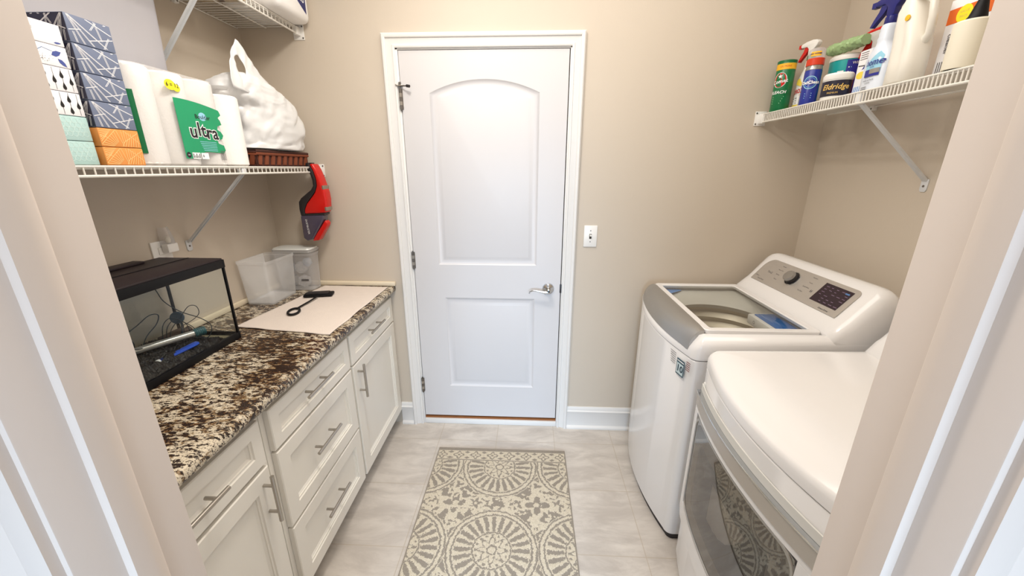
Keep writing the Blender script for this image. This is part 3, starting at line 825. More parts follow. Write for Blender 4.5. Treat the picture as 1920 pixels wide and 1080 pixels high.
# ------------------------------------------------------------------ paper towels
def roll_mesh(b, c, r, h, mat=None):
    b.lathe([(0.016, 0.002), (0.018, 0.0), (r-0.006, 0.0), (r, 0.006), (r, h-0.006), (r-0.006, h), (0.018, h), (0.016, h-0.002)], mat or m_paper, c, 36)
def paper_towels():
    z0 = ZL+0.0006; r = 0.0575; xc = -1.170; ys = (1.182, 1.2985, 1.415); h = 0.276
    t = thing('paper_towel_pack', 'plastic-wrapped paper towel pack with a green brush-stroke label and yellow sticker', 'paper towels', (xc, ys[1], z0))
    for y in ys:
        b = MB(); roll_mesh(b, (xc, y, z0), r, h); b.build('roll', t)
    # film drawn round the rolls
    b = MB(); R = r+0.0016
    hull = []
    for k in range(13): a = -pi/2 - pi*k/12 + pi; hull.append((xc+R*math.cos(a)*1.0, ys[2]+R*math.sin(a)))
    hull = []
    for k in range(13): a = 0 + pi*k/12; hull.append((xc+R*math.cos(a), ys[2]+R*math.sin(a)))
    for k in range(13): a = pi + pi*k/12; hull.append((xc+R*math.cos(a), ys[0]+R*math.sin(a)))
    # subdivide the straight runs
    pts = []
    for i in range(len(hull)):
        p, q = hull[i], hull[(i+1) % len(hull)]; L = math.dist(p, q); n = 12 if L > 0.1 else 1
        for k in range(n): pts.append((p[0]+(q[0]-p[0])*k/n, p[1]+(q[1]-p[1])*k/n))
    rings = []
    for zz in [0.0] + [h*k/14 for k in range(1, 14)] + [h+0.001]:
        edge = min(zz, h+0.001-zz); sc = 1.0 if edge > 0.004 else 0.965
        rg = []
        for px, py in pts:
            w = 0.0007*noise.noise(Vector((px*60, py*60, zz*30)))
            rg.append((xc+(px-xc)*sc+w, ys[1]+(py-ys[1])*(1-(1-sc)*0.4), z0+zz))
        rings.append(rg)
    b.loft(rings, m_film, cap0=False, cap1=True)
    o = b.build('wrapping_film', t)
    X0 = xc+R+0.0016; F = fx(X0)
    b = MB()
    # green brush-stroke label
    yl, yr, zb_, zt = 1.262, 1.452, z0+0.022, z0+0.200
    pts = [(yl, zb_), (yl+0.045, zb_+0.002), (yl+0.060, zb_+0.016), (yl+0.085, zb_+0.024)]
    edge = [(0.165, 0.018), (0.176, 0.028), (0.172, 0.044), (0.150, 0.050), (0.146, 0.060), (0.170, 0.066), (0.178, 0.078), (0.170, 0.090), (0.156, 0.096), (0.160, 0.108), (0.180, 0.114), (0.176, 0.128), (0.168, 0.136), (0.184, 0.146), (0.180, 0.156)]
    for u, v in edge: pts.append((yl+u, zb_+v+0.004))
    for k in range(8): a = k/7; pts.append((yl+0.176-0.176*a, zb_+0.160+0.018*math.sin(pi*(0.15+0.85*a)*0.6)+0.004*a))
    b.patch(pts, F, m_green)
    G = fx(X0+0.0004); cy = yl+0.100
    G1 = fx(X0+0.0006); G2 = fx(X0+0.0009)
    for ch, du in (('u', -0.050), ('l', -0.026), ('t', -0.008), ('r', 0.014), ('a', 0.041)): b.text(ch, 0.060, (cy+du, z0+0.108+{'l': 0.007, 't': 0.005}.get(ch, 0)), G, m_pwhite, bold=0.0036)
    for ch, du in (('u', -0.050), ('l', -0.026), ('t', -0.008), ('r', 0.014), ('a', 0.041)): b.text(ch, 0.060, (cy+du, z0+0.108+{'l': 0.007, 't': 0.005}.get(ch, 0)), fx(X0+0.0012), m_pblack, bold=0.0010)
    b.disc((cy, z0+0.158), 0.016, G, m_cyanp, ry=0.013)
    b.text('Boulder', 0.019, (cy, z0+0.156), G1, m_pblack, bold=0.0002)
    for k in range(6): b.line((cy-0.032+0.002*k, z0+0.078-k*0.0055), (cy+0.038, z0+0.078-k*0.0055), 0.0016, G, m_cyanp)
    b.disc((yl+0.012, z0+0.034), 0.009, G, m_pblack); b.text('100', 0.006, (yl+0.012, z0+0.034), G1, m_pwhite)
    b.patch([(yl+0.026, z0+0.022), (yl+0.058, z0+0.022), (yl+0.058, z0+0.042), (yl+0.026, z0+0.042)], G, m_pwhite)
    for k in range(5): b.line((yl+0.030+k*0.006, z0+0.025), (yl+0.030+k*0.006, z0+0.039-(k % 2)*0.006), 0.003, G1, m_pblack)
    b.patch([(yl+0.062, z0+0.022), (yl+0.092, z0+0.022), (yl+0.092, z0+0.042), (yl+0.062, z0+0.042)], G, m_pwhite); b.text('%c' % 38, 0.012, (yl+0.070, z0+0.032), G1, m_pblack)
    for k in range(7): b.line((yl+0.150+k*0.0035, z0+0.020), (yl+0.150+k*0.0035, z0+0.052), 0.0015, G, m_ink)
    o = b.build('label', t, recalc=False); o['label'] = 'green brush-stroke label reading ultra'
    b = MB()
    b.disc((1.264, z0+0.238), 0.020, F, m_yellow, 18, 0.015); b.disc((1.284, z0+0.232), 0.014, G, m_yellow, 18, 0.011)
    b.text('6 = 12', 0.017, (1.271, z0+0.238), fx(X0+0.0012), m_pblack); b.text('ROLLS', 0.006, (1.268, z0+0.220), G, m_ink)
    o = b.build('sticker', t, recalc=False); o['label'] = 'yellow sticker reading 6 = 12'
    b = MB(); fn = lambda u, v: (xc+(R+0.001)*math.cos(u), ys[0]+(R+0.001)*math.sin(u), v)
    b.grid(-1.20, -0.62, z0+0.034, z0+0.205, 6, 1, fn, m_dgreen)
    b.grid(-1.10, -0.85, z0+0.222, z0+0.262, 3, 1, fn, m_ink)
    o = b.build('side_label', t, recalc=False); o['label'] = 'dark green end label'
    t2 = thing('paper_towel_roll', 'single white paper towel roll standing between the labelled pack and the basket', 'paper towels', (-1.172, 1.537, z0))
    b = MB(); roll_mesh(b, (-1.172, 1.537, z0), 0.058, 0.250); b.build('roll', t2)
paper_towels()

def tote():
    z0 = ZL+0.0006
    t = thing('plastic_tote', 'tall milky plastic tote standing against the left wall behind the paper towels', 'storage bin', (-1.33, 1.18, z0))
    b = MB()
    def ring(z, ins):
        x0, x1, y0, y1 = -1.388+ins, -1.258-ins, 0.76+ins, 1.462-ins; rr = 0.02; out = []
        for cx, cy, a0 in ((x1-rr, y0+rr, -pi/2), (x1-rr, y1-rr, 0), (x0+rr, y1-rr, pi/2), (x0+rr, y0+rr, pi)):
            for k in range(5): a = a0+k*pi/8; out.append((cx+rr*math.cos(a), cy+rr*math.sin(a), z0+z))
        return out
    b.loft([ring(0, 0.012), ring(0.30, 0.006), ring(0.555, 0.0)], m_bin, cap1=False); b.build('body', t)
    b = MB(); b.loft([ring(0.555, -0.004), ring(0.568, -0.004), ring(0.572, 0.004)], m_white); b.build('lid', t)
    b = MB(); b.patch([(1.20, z0+0.530), (1.36, z0+0.530), (1.34, z0+0.552), (1.22, z0+0.552)], fx(-1.2565), M('pale_blue_print', (150, 180, 215), 0.5)); b.build('label', t, recalc=False)
tote()

# ------------------------------------------------------------------ basket and carrier bag
def basket():
    z0 = ZL+0.0006; y0, y1, x0, x1 = 1.605, 1.985, -1.37, -1.115; h = 0.062
    t = thing('wicker_basket', 'brown woven basket under the white carrier bag on the left shelf', 'basket', ((x0+x1)/2, (y0+y1)/2, z0))
    b = MB()
    b.box((x0, y0, z0), (x1, y1, z0+0.008), m_basketd, 0.002)
    # slanted flat weavers on each side
    for F, a, c in ((lambda u, v, d: (x1-0.004+d, u, v), y0, y1), (lambda u, v, d: (x0+0.004-d, u, v), y0, y1), (lambda u, v, d: (u, y0+0.004-d, v), x0, x1), (lambda u, v, d: (u, y1-0.004+d, v), x0, x1)):
        b.prism([(a, z0), (c, z0), (c, z0+h), (a, z0+h)], F, -0.003, 0.0, m_basketd)
        n = int((c-a)/0.040)
        for k in range(n):
            u = a+(c-a)*k/n; w = (c-a)/n
            b.prism([(u+0.003, z0+0.004), (u+w*0.62, z0+0.004), (u+w-0.002, z0+h-0.014), (u+w*0.45, z0+h-0.014)], F, 0.0, 0.004, m_basket)
    b.build('body', t)
    b = MB()
    for dz, m in ((0.0, m_basket), (0.011, m_basketd)):
        b.tube([(x0, y0, z0+h-0.012+dz*0.9), (x1, y0, z0+h-0.012+dz*0.9), (x1, y1, z0+h-0.012+dz*0.9), (x0, y1, z0+h-0.012+dz*0.9)], 0.0060, m, 8, closed=True)
    b.build('rim', t)
basket()
def carrier_bag():
    t = thing('carrier_bag', 'crumpled white plastic carrier bag sitting on the wicker basket', 'bag', (-1.21, 1.80, ZL+0.068))
    b = MB(); zb = ZL+0.068
    secs = [  # z, x0, x1, y0, y1
        (0.000, -1.300, -1.135, 1.66, 1.955), (0.006, -1.335, -1.095, 1.615, 2.010), (0.030, -1.350, -1.082, 1.604, 2.040), (0.075, -1.355, -1.075, 1.602, 2.050),
        (0.125, -1.350, -1.078, 1.602, 2.040), (0.165, -1.340, -1.082, 1.600, 2.025), (0.195, -1.325, -1.085, 1.545, 2.005), (0.222, -1.300, -1.092, 1.530, 1.965),
        (0.245, -1.270, -1.096, 1.540, 1.900), (0.262, -1.240, -1.102, 1.560, 1.840), (0.275, -1.210, -1.110, 1.590, 1.770), (0.282, -1.170, -1.125, 1.62, 1.69)]
    rings = []; N = 96; sub = 5
    for i in range(len(secs)-1):
        for k in range(sub if i < len(secs)-2 else sub+1):
            s = k/sub; q = [secs[i][j]*(1-s)+secs[i+1][j]*s for j in range(5)]
            z = q[0]; rg = []
            for j in range(N):
                a = 2*pi*j/N; ca, sa = math.cos(a), math.sin(a); e = 0.72
                ux = math.copysign(abs(ca)**e, ca); uy = math.copysign(abs(sa)**e, sa)
                px = (q[1]+q[2])/2+(q[2]-q[1])/2*ux; py = (q[3]+q[4])/2+(q[4]-q[3])/2*uy
                # creases that fan out from the knot of the handle
                P = Vector((px*8+z*5, (py-1.66)*9-z*4, z*7-py*5)); w = 1.1*(1-abs(noise.noise(P)))**3*0.5+0.45*(1-abs(noise.noise(P*2.1+Vector((5, 1, 2)))))**4+0.22*abs(noise.noise(P*5.1))
                amp = 0.034*min(1, z/0.03+0.15)
                c = 1-amp*4.0*w
                cx, cy = (q[1]+q[2])/2, (q[3]+q[4])/2
                rg.append((cx+(px-cx)*c, cy+(py-cy)*c, zb+z+0.006*noise.noise(P*1.3)*(1 if z > 0.01 else 0)))
            rings.append(rg)
    b.loft(rings, m_bag); b.build('body', t, angle=60)
    # the handle loop standing up with its hand hole
    b = MB(); X0 = -1.112
    outer = [(1.545, 1.845), (1.542, 1.880), (1.560, 1.935), (1.596, 1.990), (1.628, 2.026), (1.640, 2.018), (1.680, 1.975), (1.735, 1.930), (1.790, 1.905), (1.800, 1.880), (1.74, 1.850), (1.64, 1.835)]
    inner_c = (1.612, 1.925); n = 48
    def on_outer(a):
        best = None
        for i in range(len(outer)):
            p, q = outer[i], outer[(i+1) % len(outer)]
            dx, dy = math.cos(a), math.sin(a); ex, ey = q[0]-p[0], q[1]-p[1]
            den = dx*ey-dy*ex
            if abs(den) < 1e-9: continue
            tt = ((p[0]-inner_c[0])*ey-(p[1]-inner_c[1])*ex)/den; uu = ((p[0]-inner_c[0])*dy-(p[1]-inner_c[1])*dx)/den
            if tt > 0 and -1e-6 <= uu <= 1+1e-6 and (best is None or tt < best): best = tt
        return best or 0.05
    rings = []
    for k in range(7):
        s = k/6; rg = []
        for j in range(n):
            a = 2*pi*j/n; ro = on_outer(a); ri = 1/math.sqrt((math.cos(a)/0.024)**2+(math.sin(a)/0.040)**2)
            r = ri+(ro-ri)*s; y = inner_c[0]+r*math.cos(a); z = inner_c[1]+r*math.sin(a)
            rg.append((X0-0.10*max(0, z-1.90)-0.012*abs(noise.noise(Vector((y*22, z*14, 3))))-0.25*max(0, y-1.66)*0.5, y, z))
        rings.append(rg)
    b.loft(rings, m_bag, cap0=False, cap1=False); b.build('handle', t, angle=60, solidify=0.0012)
carrier_bag()

# ------------------------------------------------------------------ upper shelf things
def upper_things():
    z0 = ZU+0.0008
    t = thing('paper_roll_pack', 'white wrapped roll pack with a blue label on the upper left shelf', 'paper rolls', (-1.20, 1.93, z0))
    b = MB(); b.box((-1.290, 1.800, z0), (-1.035, 2.050, z0+0.26), m_white_film, 0.030, 4); b.build('body', t)
    b = MB(); F = fx(-1.0344)
    b.patch([(1.868, z0+0.20), (1.868, z0+0.115), (1.96, z0+0.062), (2.010, z0+0.035), (2.012, z0+0.22)], F, m_blue)
    G = fx(-1.0338); H = fx(-1.0332)
    b.patch([(1.885, z0+0.105), (2.010, z0+0.036), (2.011, z0+0.105), (1.900, z0+0.130)], G, m_navy)
    b.patch([(1.96, z0+0.130), (2.010, z0+0.112), (2.011, z0+0.21), (1.96, z0+0.21)], G, m_teal)
    b.text('425', 0.034, (1.974, z0+0.088), H, m_pwhite, bold=0.001, rot=-0.22); b.text('30', 0.034, (1.925, z0+0.105), H, m_pwhite, bold=0.001, rot=-0.22)
    b.text('ROLLS', 0.009, (1.925, z0+0.085), H, m_pwhite, rot=-0.22)
    o = b.build('label', t, recalc=False); o['label'] = 'blue label with white numbers'
    b = MB(); b.box((-1.375, 1.22, z0), (-1.150, 1.775, z0+0.15), m_spot, 0.008)
    tag(b.build('quilted_storage_bag'), 'beige dark-spotted storage bag lying on the upper left shelf', 'storage bag')
m_white_film = M('white_pack_film', (240, 238, 236), 0.35, bump=0.5, bscale=25)
def spotm():
    m, nt, p = newmat('beige_spotted_fabric'); tc, x, y, z = coords(nt)
    n = noise_n(nt, tc, 16, 2, 0.4, 0, ((1.0, 0.6, 1), (0, 0, 0))); n2 = noise_n(nt, tc, 50, 2)
    c = mixc(nt, ramp(n, 0.60, 0.64), (206, 188, 162), (92, 76, 70)); c = mixc(nt, ramp(n2, 0.62, 0.7), c, (172, 120, 90))
    nt.links.new(c, p.inputs['Base Color']); p.inputs['Roughness'].default_value = 0.8
    return m
m_spot = spotm()
upper_things()

# ------------------------------------------------------------------ hand vacuum
def hand_vacuum():
    yc = 1.982
    t = thing('handheld_vacuum', 'red and black handheld vacuum hanging from the end of the left shelf', 'vacuum', (-1.10, yc, 1.187))
    def slab(poly, w, mat, name, bev=0.008, extra=None, label=None):
        b = MB(); b.prism(poly, lambda u, v, d: (u, yc+d, v), -w, w, mat, bev, seg=3)
        if extra: extra(b)
        o = b.build(name, t, angle=50)
        if label: o['label'] = label
        return o
    red = [(-1.096, 1.573), (-1.078, 1.575), (-1.064, 1.546), (-1.053, 1.511), (-1.043, 1.468), (-1.036, 1.437), (-1.034, 1.400), (-1.038, 1.357), (-1.046, 1.334), (-1.158, 1.328), (-1.155, 1.350), (-1.140, 1.378), (-1.115, 1.405), (-1.088, 1.435), (-1.074, 1.468), (-1.074, 1.500), (-1.082, 1.540)]
    slab(red, 0.030, m_red, 'motor_housing', 0.007, label='red motor housing')
    blk = [(-1.121, 1.563), (-1.113, 1.579), (-1.094, 1.580), (-1.098, 1.572), (-1.084, 1.540), (-1.076, 1.500), (-1.076, 1.468), (-1.090, 1.437), (-1.117, 1.407), (-1.142, 1.380), (-1.157, 1.350), (-1.160, 1.328), (-1.050, 1.333), (-1.054, 1.322), (-1.180, 1.316), (-1.184, 1.350), (-1.181, 1.388), (-1.165, 1.408), (-1.134, 1.430), (-1.108, 1.448), (-1.094, 1.468), (-1.094, 1.498), (-1.102, 1.530)]
    slab(blk, 0.027, m_dark, 'grip', 0.004, label='black grip')
    cup = [(-1.182, 1.318), (-1.060, 1.322), (-1.070, 1.290), (-1.085, 1.268), (-1.135, 1.196), (-1.167, 1.187), (-1.184, 1.203)]
    def ex(b):
        b.text('DUSTBUSTER', 0.013, (-1.152, 1.262), lambda u, v: (u, yc-0.0302, v), m_pwhite, rot=-1.50)
    slab(cup, 0.029, M('smoky_plastic', (74, 66, 84), 0.15, coat=0.5), 'dust_cup', 0.006, ex, 'smoky dust cup')
    noz = [(-1.060, 1.294), (-1.051, 1.280), (-1.054, 1.266), (-1.108, 1.190), (-1.140, 1.186), (-1.132, 1.203)]
    slab(noz, 0.020, m_red, 'nozzle_flap', 0.003, label='red crevice flap')
    b = MB(); b.box((-1.048, yc-0.031, 1.450), (-1.039, yc+0.031, 1.470), m_nickel, 0.003); b.build('button', t); b = MB(); b.box((-1.048, yc-0.031, 1.344), (-1.037, yc+0.030, 1.364), m_nickel, 0.003)
    b.build('button', t)
hand_vacuum()

# ------------------------------------------------------------------ night light / outlet
def outlet():
    t = thing('wall_outlet', 'white outlet plate on the left wall above the aquarium', 'outlet', (XL, 1.375, 1.24))
    b = MB(); b.box((XL, 1.337, 1.175), (XL+0.006, 1.415, 1.290), m_white, 0.002); b.build('wall_plate', t)
    b = MB(); 
    for z in (1.212, 1.253): b.box((XL+0.005, 1.360, z-0.014), (XL+0.009, 1.392, z+0.014), m_white, 0.003)
    b.build('socket', t)
    t = thing('night_light', 'small night light with a clear shade plugged in above the aquarium', 'night light', (XL+0.009, 1.392, 1.258))
    b = MB(); b.box((XL+0.009, 1.372, 1.245), (XL+0.036, 1.418, 1.278), m_white, 0.004); b.build('base', t)
    b = MB()
    rings = []
    for k in range(6):
        s = k/5; z = 1.278+0.062*s; w = 0.023*(1-0.25*s*s); d = 0.034*(1-0.5*s*s)
        rings.append([(XL+0.008+d*math.sin(a), 1.395+w*math.cos(a), z) for a in [pi*j/12 for j in range(13)]])
    b.loft(rings, m_clear2, closed=False); b.build('shade', t)
    b = MB(); b.lathe([(0.001, 0), (0.007, 0.004), (0.009, 0.014), (0.007, 0.024), (0.001, 0.028)], m_cream, (XL+0.020, 1.395, 1.278), 14); b.build('bulb', t)
outlet()

# ------------------------------------------------------------------ aquarium
ZC = 0.9150
TX0, TX1, TY0, TY1 = -1.378, -1.130, 0.835, 1.342
def frame_ring(b, x0, x1, y0, y1, z0, z1, w, mat, bev=0.002):
    b.box((x0, y0, z0), (x1, y0+w, z1), mat, bev); b.box((x0, y1-w, z0), (x1, y1, z1), mat, bev)
    b.box((x0, y0+w*0.8, z0), (x0+w, y1-w*0.8, z1), mat, bev); b.box((x1-w, y0+w*0.8, z0), (x1, y1-w*0.8, z1), mat, bev)
def aquarium():
    t = thing('aquarium', 'small empty glass aquarium with a black frame and dark hood on the counter', 'aquarium', ((TX0+TX1)/2, (TY0+TY1)/2, ZC))
    b = MB(); frame_ring(b, TX0, TX1, TY0, TY1, ZC, ZC+0.026, 0.012, m_black); o = b.build('base_frame', t)
    b = MB(); frame_ring(b, TX0, TX1, TY0, TY1, ZC+0.286, ZC+0.316, 0.012, m_black); b.build('top_frame', t)
    for x in (TX0+0.006, TX1-0.006):
        for y in (TY0+0.006, TY1-0.006):
            b = MB(); b.box((x-0.004, y-0.004, ZC+0.02), (x+0.004, y+0.004, ZC+0.29), m_black, 0.001); b.build('corner_seal', t)
    b = MB(); z0, z1 = ZC+0.010, ZC+0.300; g = 0.005
    for v in ([(TX1-g, TY0+g, z0), (TX1-g, TY1-g, z0), (TX1-g, TY1-g, z1), (TX1-g, TY0+g, z1)], [(TX0+g, TY0+g, z0), (TX0+g, TY1-g, z0), (TX0+g, TY1-g, z1), (TX0+g, TY0+g, z1)],
              [(TX0+g, TY0+g, z0), (TX1-g, TY0+g, z0), (TX1-g, TY0+g, z1), (TX0+g, TY0+g, z1)], [(TX0+g, TY1-g, z0), (TX1-g, TY1-g, z0), (TX1-g, TY1-g, z1), (TX0+g, TY1-g, z1)]): b.poly(v, m_tank)
    b.build('glass', t, recalc=False)
    b = MB(); b.box((TX0+g, TY0+g, ZC+0.006), (TX1-g, TY1-g, ZC+0.012), m_sand); b.build('bottom_pane', t)
    b = MB()
    b.box((TX0+0.003, TY0+0.003, ZC+0.314), (TX1-0.004, TY1-0.004, ZC+0.3215), m_lid, 0.002)
    b.box((TX0+0.003, TY0+0.08, ZC+0.3215), (TX0+0.045, TY1-0.10, ZC+0.331), m_lid, 0.003)
    b.box((TX0+0.118, TY0+0.01, ZC+0.3212), (TX0+0.123, TY1-0.01, ZC+0.3232), m_black)
    b.build('hood', t)
aquarium()
def tank_contents():
    zf = ZC+0.0125
    # black gravel / rubble heap: nobody could count it
    b = MB(); rnd = random.Random(5)
    def hgt(x, y):
        s = (y-TY0)/(TY1-TY0); e = min(1, (TY1-0.045-y)/0.11)
        return max(0.0, (0.038-0.018*s)*max(e, 0)**0.6 + 0.010*noise.noise(Vector((x*30, y*30, 0))))*min(1, (TX1-0.02-x)/0.03) 
    nx, ny = 60, 110; x0, x1, y0, y1 = TX0+0.012, TX1-0.020, TY0+0.012, TY1-0.045
    vs = []; fs = []
    for j in range(ny+1):
        for i in range(nx+1):
            x = x0+(x1-x0)*i/nx; y = y0+(y1-y0)*j/ny
            h = hgt(x, y)
            if i in (0, nx) or j in (0, ny): h = 0
            else: h += 0.008*rnd.random()
            vs.append((x, y, zf+max(0, h)+0.0003))
    for j in range(ny):
        for i in range(nx): a = j*(nx+1)+i; fs.append((a, a+1, a+nx+2, a+nx+1))
    b.add(vs, fs, m_gravel); o = b.build('black_gravel', angle=10); o['kind'] = 'stuff'; tag(o, 'heap of dark gravel and rubble on the aquarium floor', 'gravel')
    # light tube
    t = thing('gravel_vacuum_tube', 'silver tube with a ribbed teal cap lying inside the aquarium', 'tube', (-1.27, 1.20, zf+0.04))
    a = Vector((-1.345, 0.98, zf+0.050)); c = Vector((-1.212, 1.235, zf+0.052)); d = (c-a).normalized()
    b = MB(); b.cyl(a, c, 0.0115, m_alu, 20); b.build('tube', t)
    b = MB(); b.cyl(c-d*0.004, c+d*0.030, 0.0150, m_tealcap, 20)
    for k in range(5): b.tube([c+d*(0.001+k*0.006), c+d*(0.003+k*0.006)], 0.0166, m_tealcap, 20)
    o = b.build('cap', t); o['label'] = 'ribbed teal cap'
    # blue handle
    t = thing('blue_net_handle', 'bright blue flat plastic handle with white marks inside the aquarium', 'aquarium tool', (-1.18, 1.11, zf+0.03))
    a = Vector((-1.192, 1.055, zf+0.026)); c = Vector((-1.170, 1.190, zf+0.034)); d = (c-a).normalized(); s = Vector((d.y, -d.x, 0))
    b = MB(); b.loft([[p+s*w, p+s*w*0.6+Vector((0, 0, 0.006)), p-s*w*0.6+Vector((0, 0, 0.006)), p-s*w, p-s*w*0.6-Vector((0, 0, 0.005)), p+s*w*0.6-Vector((0, 0, 0.005))] for p, w in ((a, 0.008), (a+d*0.05, 0.010), (c-d*0.01, 0.013), (c, 0.010))], m_bluebright)
    b.build('shaft', t)
    b = MB(); b.tube([a+d*0.004, a-d*0.012, a-d*0.026-s*0.012, a-d*0.030+s*0.008, a-d*0.01+s*0.010], 0.0045, m_navy, 8)
    b.tube([a+d*0.000, a+d*0.010], 0.0092, m_pwhite, 10); b.build('clip', t)
    # suction-cup thermometer puck
    b = MB(); mt = Matrix.Translation((-1.295, 1.268, zf+0.098)) @ Matrix.Rotation(math.radians(75), 4, 'X') @ Matrix.Rotation(math.radians(20), 4, 'Y')
    b.lathe([(0.001, 0.0), (0.020, 0.0), (0.022, 0.003), (0.022, 0.009), (0.017, 0.011), (0.013, 0.010), (0.004, 0.0105), (0.003, 0.013), (0.001, 0.013)], m_rubber, mtx=mt, seg=28)
    b.tube([(-1.295, 1.275, zf+0.090), (-1.297, 1.276, zf+0.060), (-1.30, 1.27, zf+0.025)], 0.003, m_rubber, 8)
    tag(b.build('suction_cup'), 'round grey-blue suction cup on a stalk inside the aquarium', 'suction cup')
    # small pump with coiled cable
    b = MB(); b.box((-1.345, 1.215, zf+0.001), (-1.300, 1.305, zf+0.040), m_pump, 0.006); b.cyl((-1.322, 1.300, zf+0.022), (-1.318, 1.326, zf+0.030), 0.012, m_pump, 16)
    tag(b.build('filter_pump'), 'small brown-grey filter pump in the far corner of the aquarium', 'pump')
    def spl(pts, n=8):
        P = [Vector(p) for p in pts]; out = []
        for i in range(len(P)-1):
            p0, p1, p2, p3 = P[max(i-1, 0)], P[i], P[i+1], P[min(i+2, len(P)-1)]
            for k in range(n):
                s = k/n; out.append(0.5*((2*p1)+(-p0+p2)*s+(2*p0-5*p1+4*p2-p3)*s*s+(-p0+3*p1-3*p2+p3)*s**3))
        return out+[P[-1]]
    def cable(pts, label, r=0.0016):
        b = MB(); b.tube(spl(pts), r, m_cable, 8); tag(b.build('cable'), label, 'cable', 'cables inside the aquarium')
    cable([(-1.250, 1.135, ZC+0.285), (-1.245, 1.165, ZC+0.255), (-1.240, 1.180, ZC+0.205), (-1.225, 1.215, ZC+0.155), (-1.205, 1.265, ZC+0.110), (-1.195, 1.290, ZC+0.070), (-1.205, 1.275, ZC+0.030), (-1.235, 1.240, zf+0.030)], 'cable dropping from the aquarium hood in a long sweep')
    cable([(-1.30, 1.09, zf+0.030), (-1.303, 1.10, zf+0.075), (-1.30, 1.075, zf+0.105), (-1.29, 1.12, zf+0.130), (-1.28, 1.155, zf+0.150), (-1.28, 1.185, zf+0.140), (-1.285, 1.175, zf+0.110), (-1.29, 1.135, zf+0.080), (-1.30, 1.115, zf+0.035)], 'angular bent cable standing near the suction cup')
    for k in range(3):
        yy = 1.215+k*0.014; hh = 0.115-k*0.012
        cable([(-1.29, yy-0.03, zf+0.040), (-1.285, yy-0.020, zf+hh-0.02), (-1.275, yy+0.005, zf+hh), (-1.262, yy+0.030, zf+hh-0.025), (-1.255, yy+0.020+k*0.01, zf+0.045)], ('tallest', 'middle', 'lowest')[k] + ' of the three cable loops standing over the filter pump', 0.0014)
    cable([(-1.275, 1.255, zf+0.100), (-1.262, 1.285, zf+0.135), (-1.250, 1.305, zf+0.130), (-1.250, 1.310, zf+0.100), (-1.262, 1.290, zf+0.080), (-1.275, 1.250, zf+0.070)], 'thin cable ring at the far end of the aquarium', 0.0013)
    cable([(-1.315, 0.960, zf+0.055), (-1.30, 0.985, zf+0.085), (-1.28, 1.03, zf+0.090), (-1.27, 1.07, zf+0.065), (-1.265, 1.09, zf+0.060)], 'short cable arching over the near end of the silver tube')
m_gravel = M('black_gravel', (24, 18, 17), 0.55, noise_amt=0.7, nscale=70)
m_pump = M('pump_brown', (92, 76, 70), 0.5)
m_bluebright = M('bright_blue_plastic', (24, 84, 215), 0.25)
tank_contents()

# ------------------------------------------------------------------ containers at the far end of the counter
def container(x0, x1, y0, y1, h, taper, mat, b, rr=0.02, z0=ZC+0.0006, floor=True):
    def ring(z, ins):
        out = []
        for cx, cy, a0 in ((x1-rr-ins, y0+rr+ins, -pi/2), (x1-rr-ins, y1-rr-ins, 0), (x0+rr+ins, y1-rr-ins, pi/2), (x0+rr+ins, y0+rr+ins, pi)):
            for k in range(6): a = a0+k*pi/10; out.append((cx+rr*math.cos(a), cy+rr*math.sin(a), z0+z))
        return out
    b.loft([ring(0, taper+0.006), ring(0.006, taper), ring(h*0.5, taper*0.5), ring(h-0.012, 0), ring(h-0.012, -0.003), ring(h, -0.003), ring(h, 0.0005)], mat, cap0=floor, cap1=False)
    return ring
def containers():
    t = thing('open_container', 'clear frosted plastic container without a lid on the counter', 'container', (-1.315, 1.82, ZC))
    b = MB(); container(-1.385, -1.232, 1.700, 1.925, 0.215, 0.010, m_clear, b); b.build('body', t)
    b = MB(); container(-1.372, -1.246, 1.715, 1.910, 0.004, 0.0, m_clear, b, z0=ZC+0.004, rr=0.015); b.build('base_ridge', t)
    t = thing('lidded_container', 'clear container with a white lid in the corner of the counter', 'container', (-1.27, 1.985, ZC))
    b = MB(); container(-1.360, -1.160, 1.938, 2.036, 0.205, 0.006, m_clear2, b, rr=0.018); b.build('body', t)
    b = MB(); r_ = container(-1.363, -1.157, 1.935, 2.039, 0.020, 0.0, m_clear, b, z0=ZC+0.206, rr=0.02)
    b.loft([r_(0.020, 0.0), r_(0.027, 0.003), r_(0.028, 0.012)], m_lidwhite, cap0=True, cap1=True); b.build('lid', t)
    b = MB()
    zt = ZC+0.206+0.0205; b.tube([(-1.352, 1.946, zt), (-1.168, 1.946, zt), (-1.166, 2.028, zt), (-1.354, 2.028, zt)], 0.0016, m_ink, 6, closed=True); o = b.build('seal', t); o['label'] = 'thin grey lid seal'
    b = MB(); b.patch([(-1.225, ZC+0.055), (-1.185, ZC+0.055), (-1.185, ZC+0.066), (-1.225, ZC+0.066)], fy(1.9405), m_ink); b.build('label', t, recalc=False)
    # balled clear bags stored inside
    b = MB()
    for k, (x, y, z, r, m) in enumerate(((-1.30, 1.985, 0.05, 0.035, m_clear), (-1.235, 1.985, 0.045, 0.036, m_clear), (-1.31, 1.987, 0.115, 0.034, m_paleblue), (-1.24, 1.985, 0.120, 0.036, m_clear), (-1.205, 1.985, 0.150, 0.026, m_paleblue))):
        tb = bmesh.new(); bmesh.ops.create_icosphere(tb, subdivisions=3, radius=r)
        for v in tb.verts: v.co *= 1-0.35*abs(noise.noise(v.co*45+Vector((k*3, 0, 0))))
        b.merge(tb, m, Matrix.Translation((x, y, ZC+z)))
    tag(b.build('crumpled_clear_bags', angle=20), 'crumpled pale blue and clear bags inside the lidded container', 'plastic bags')
m_lidwhite = M('white_lid', (214, 216, 212), 0.3)
m_paleblue = glass('pale_blue_film', (190, 210, 232), 0.35, 0.2, 0.6)
containers()

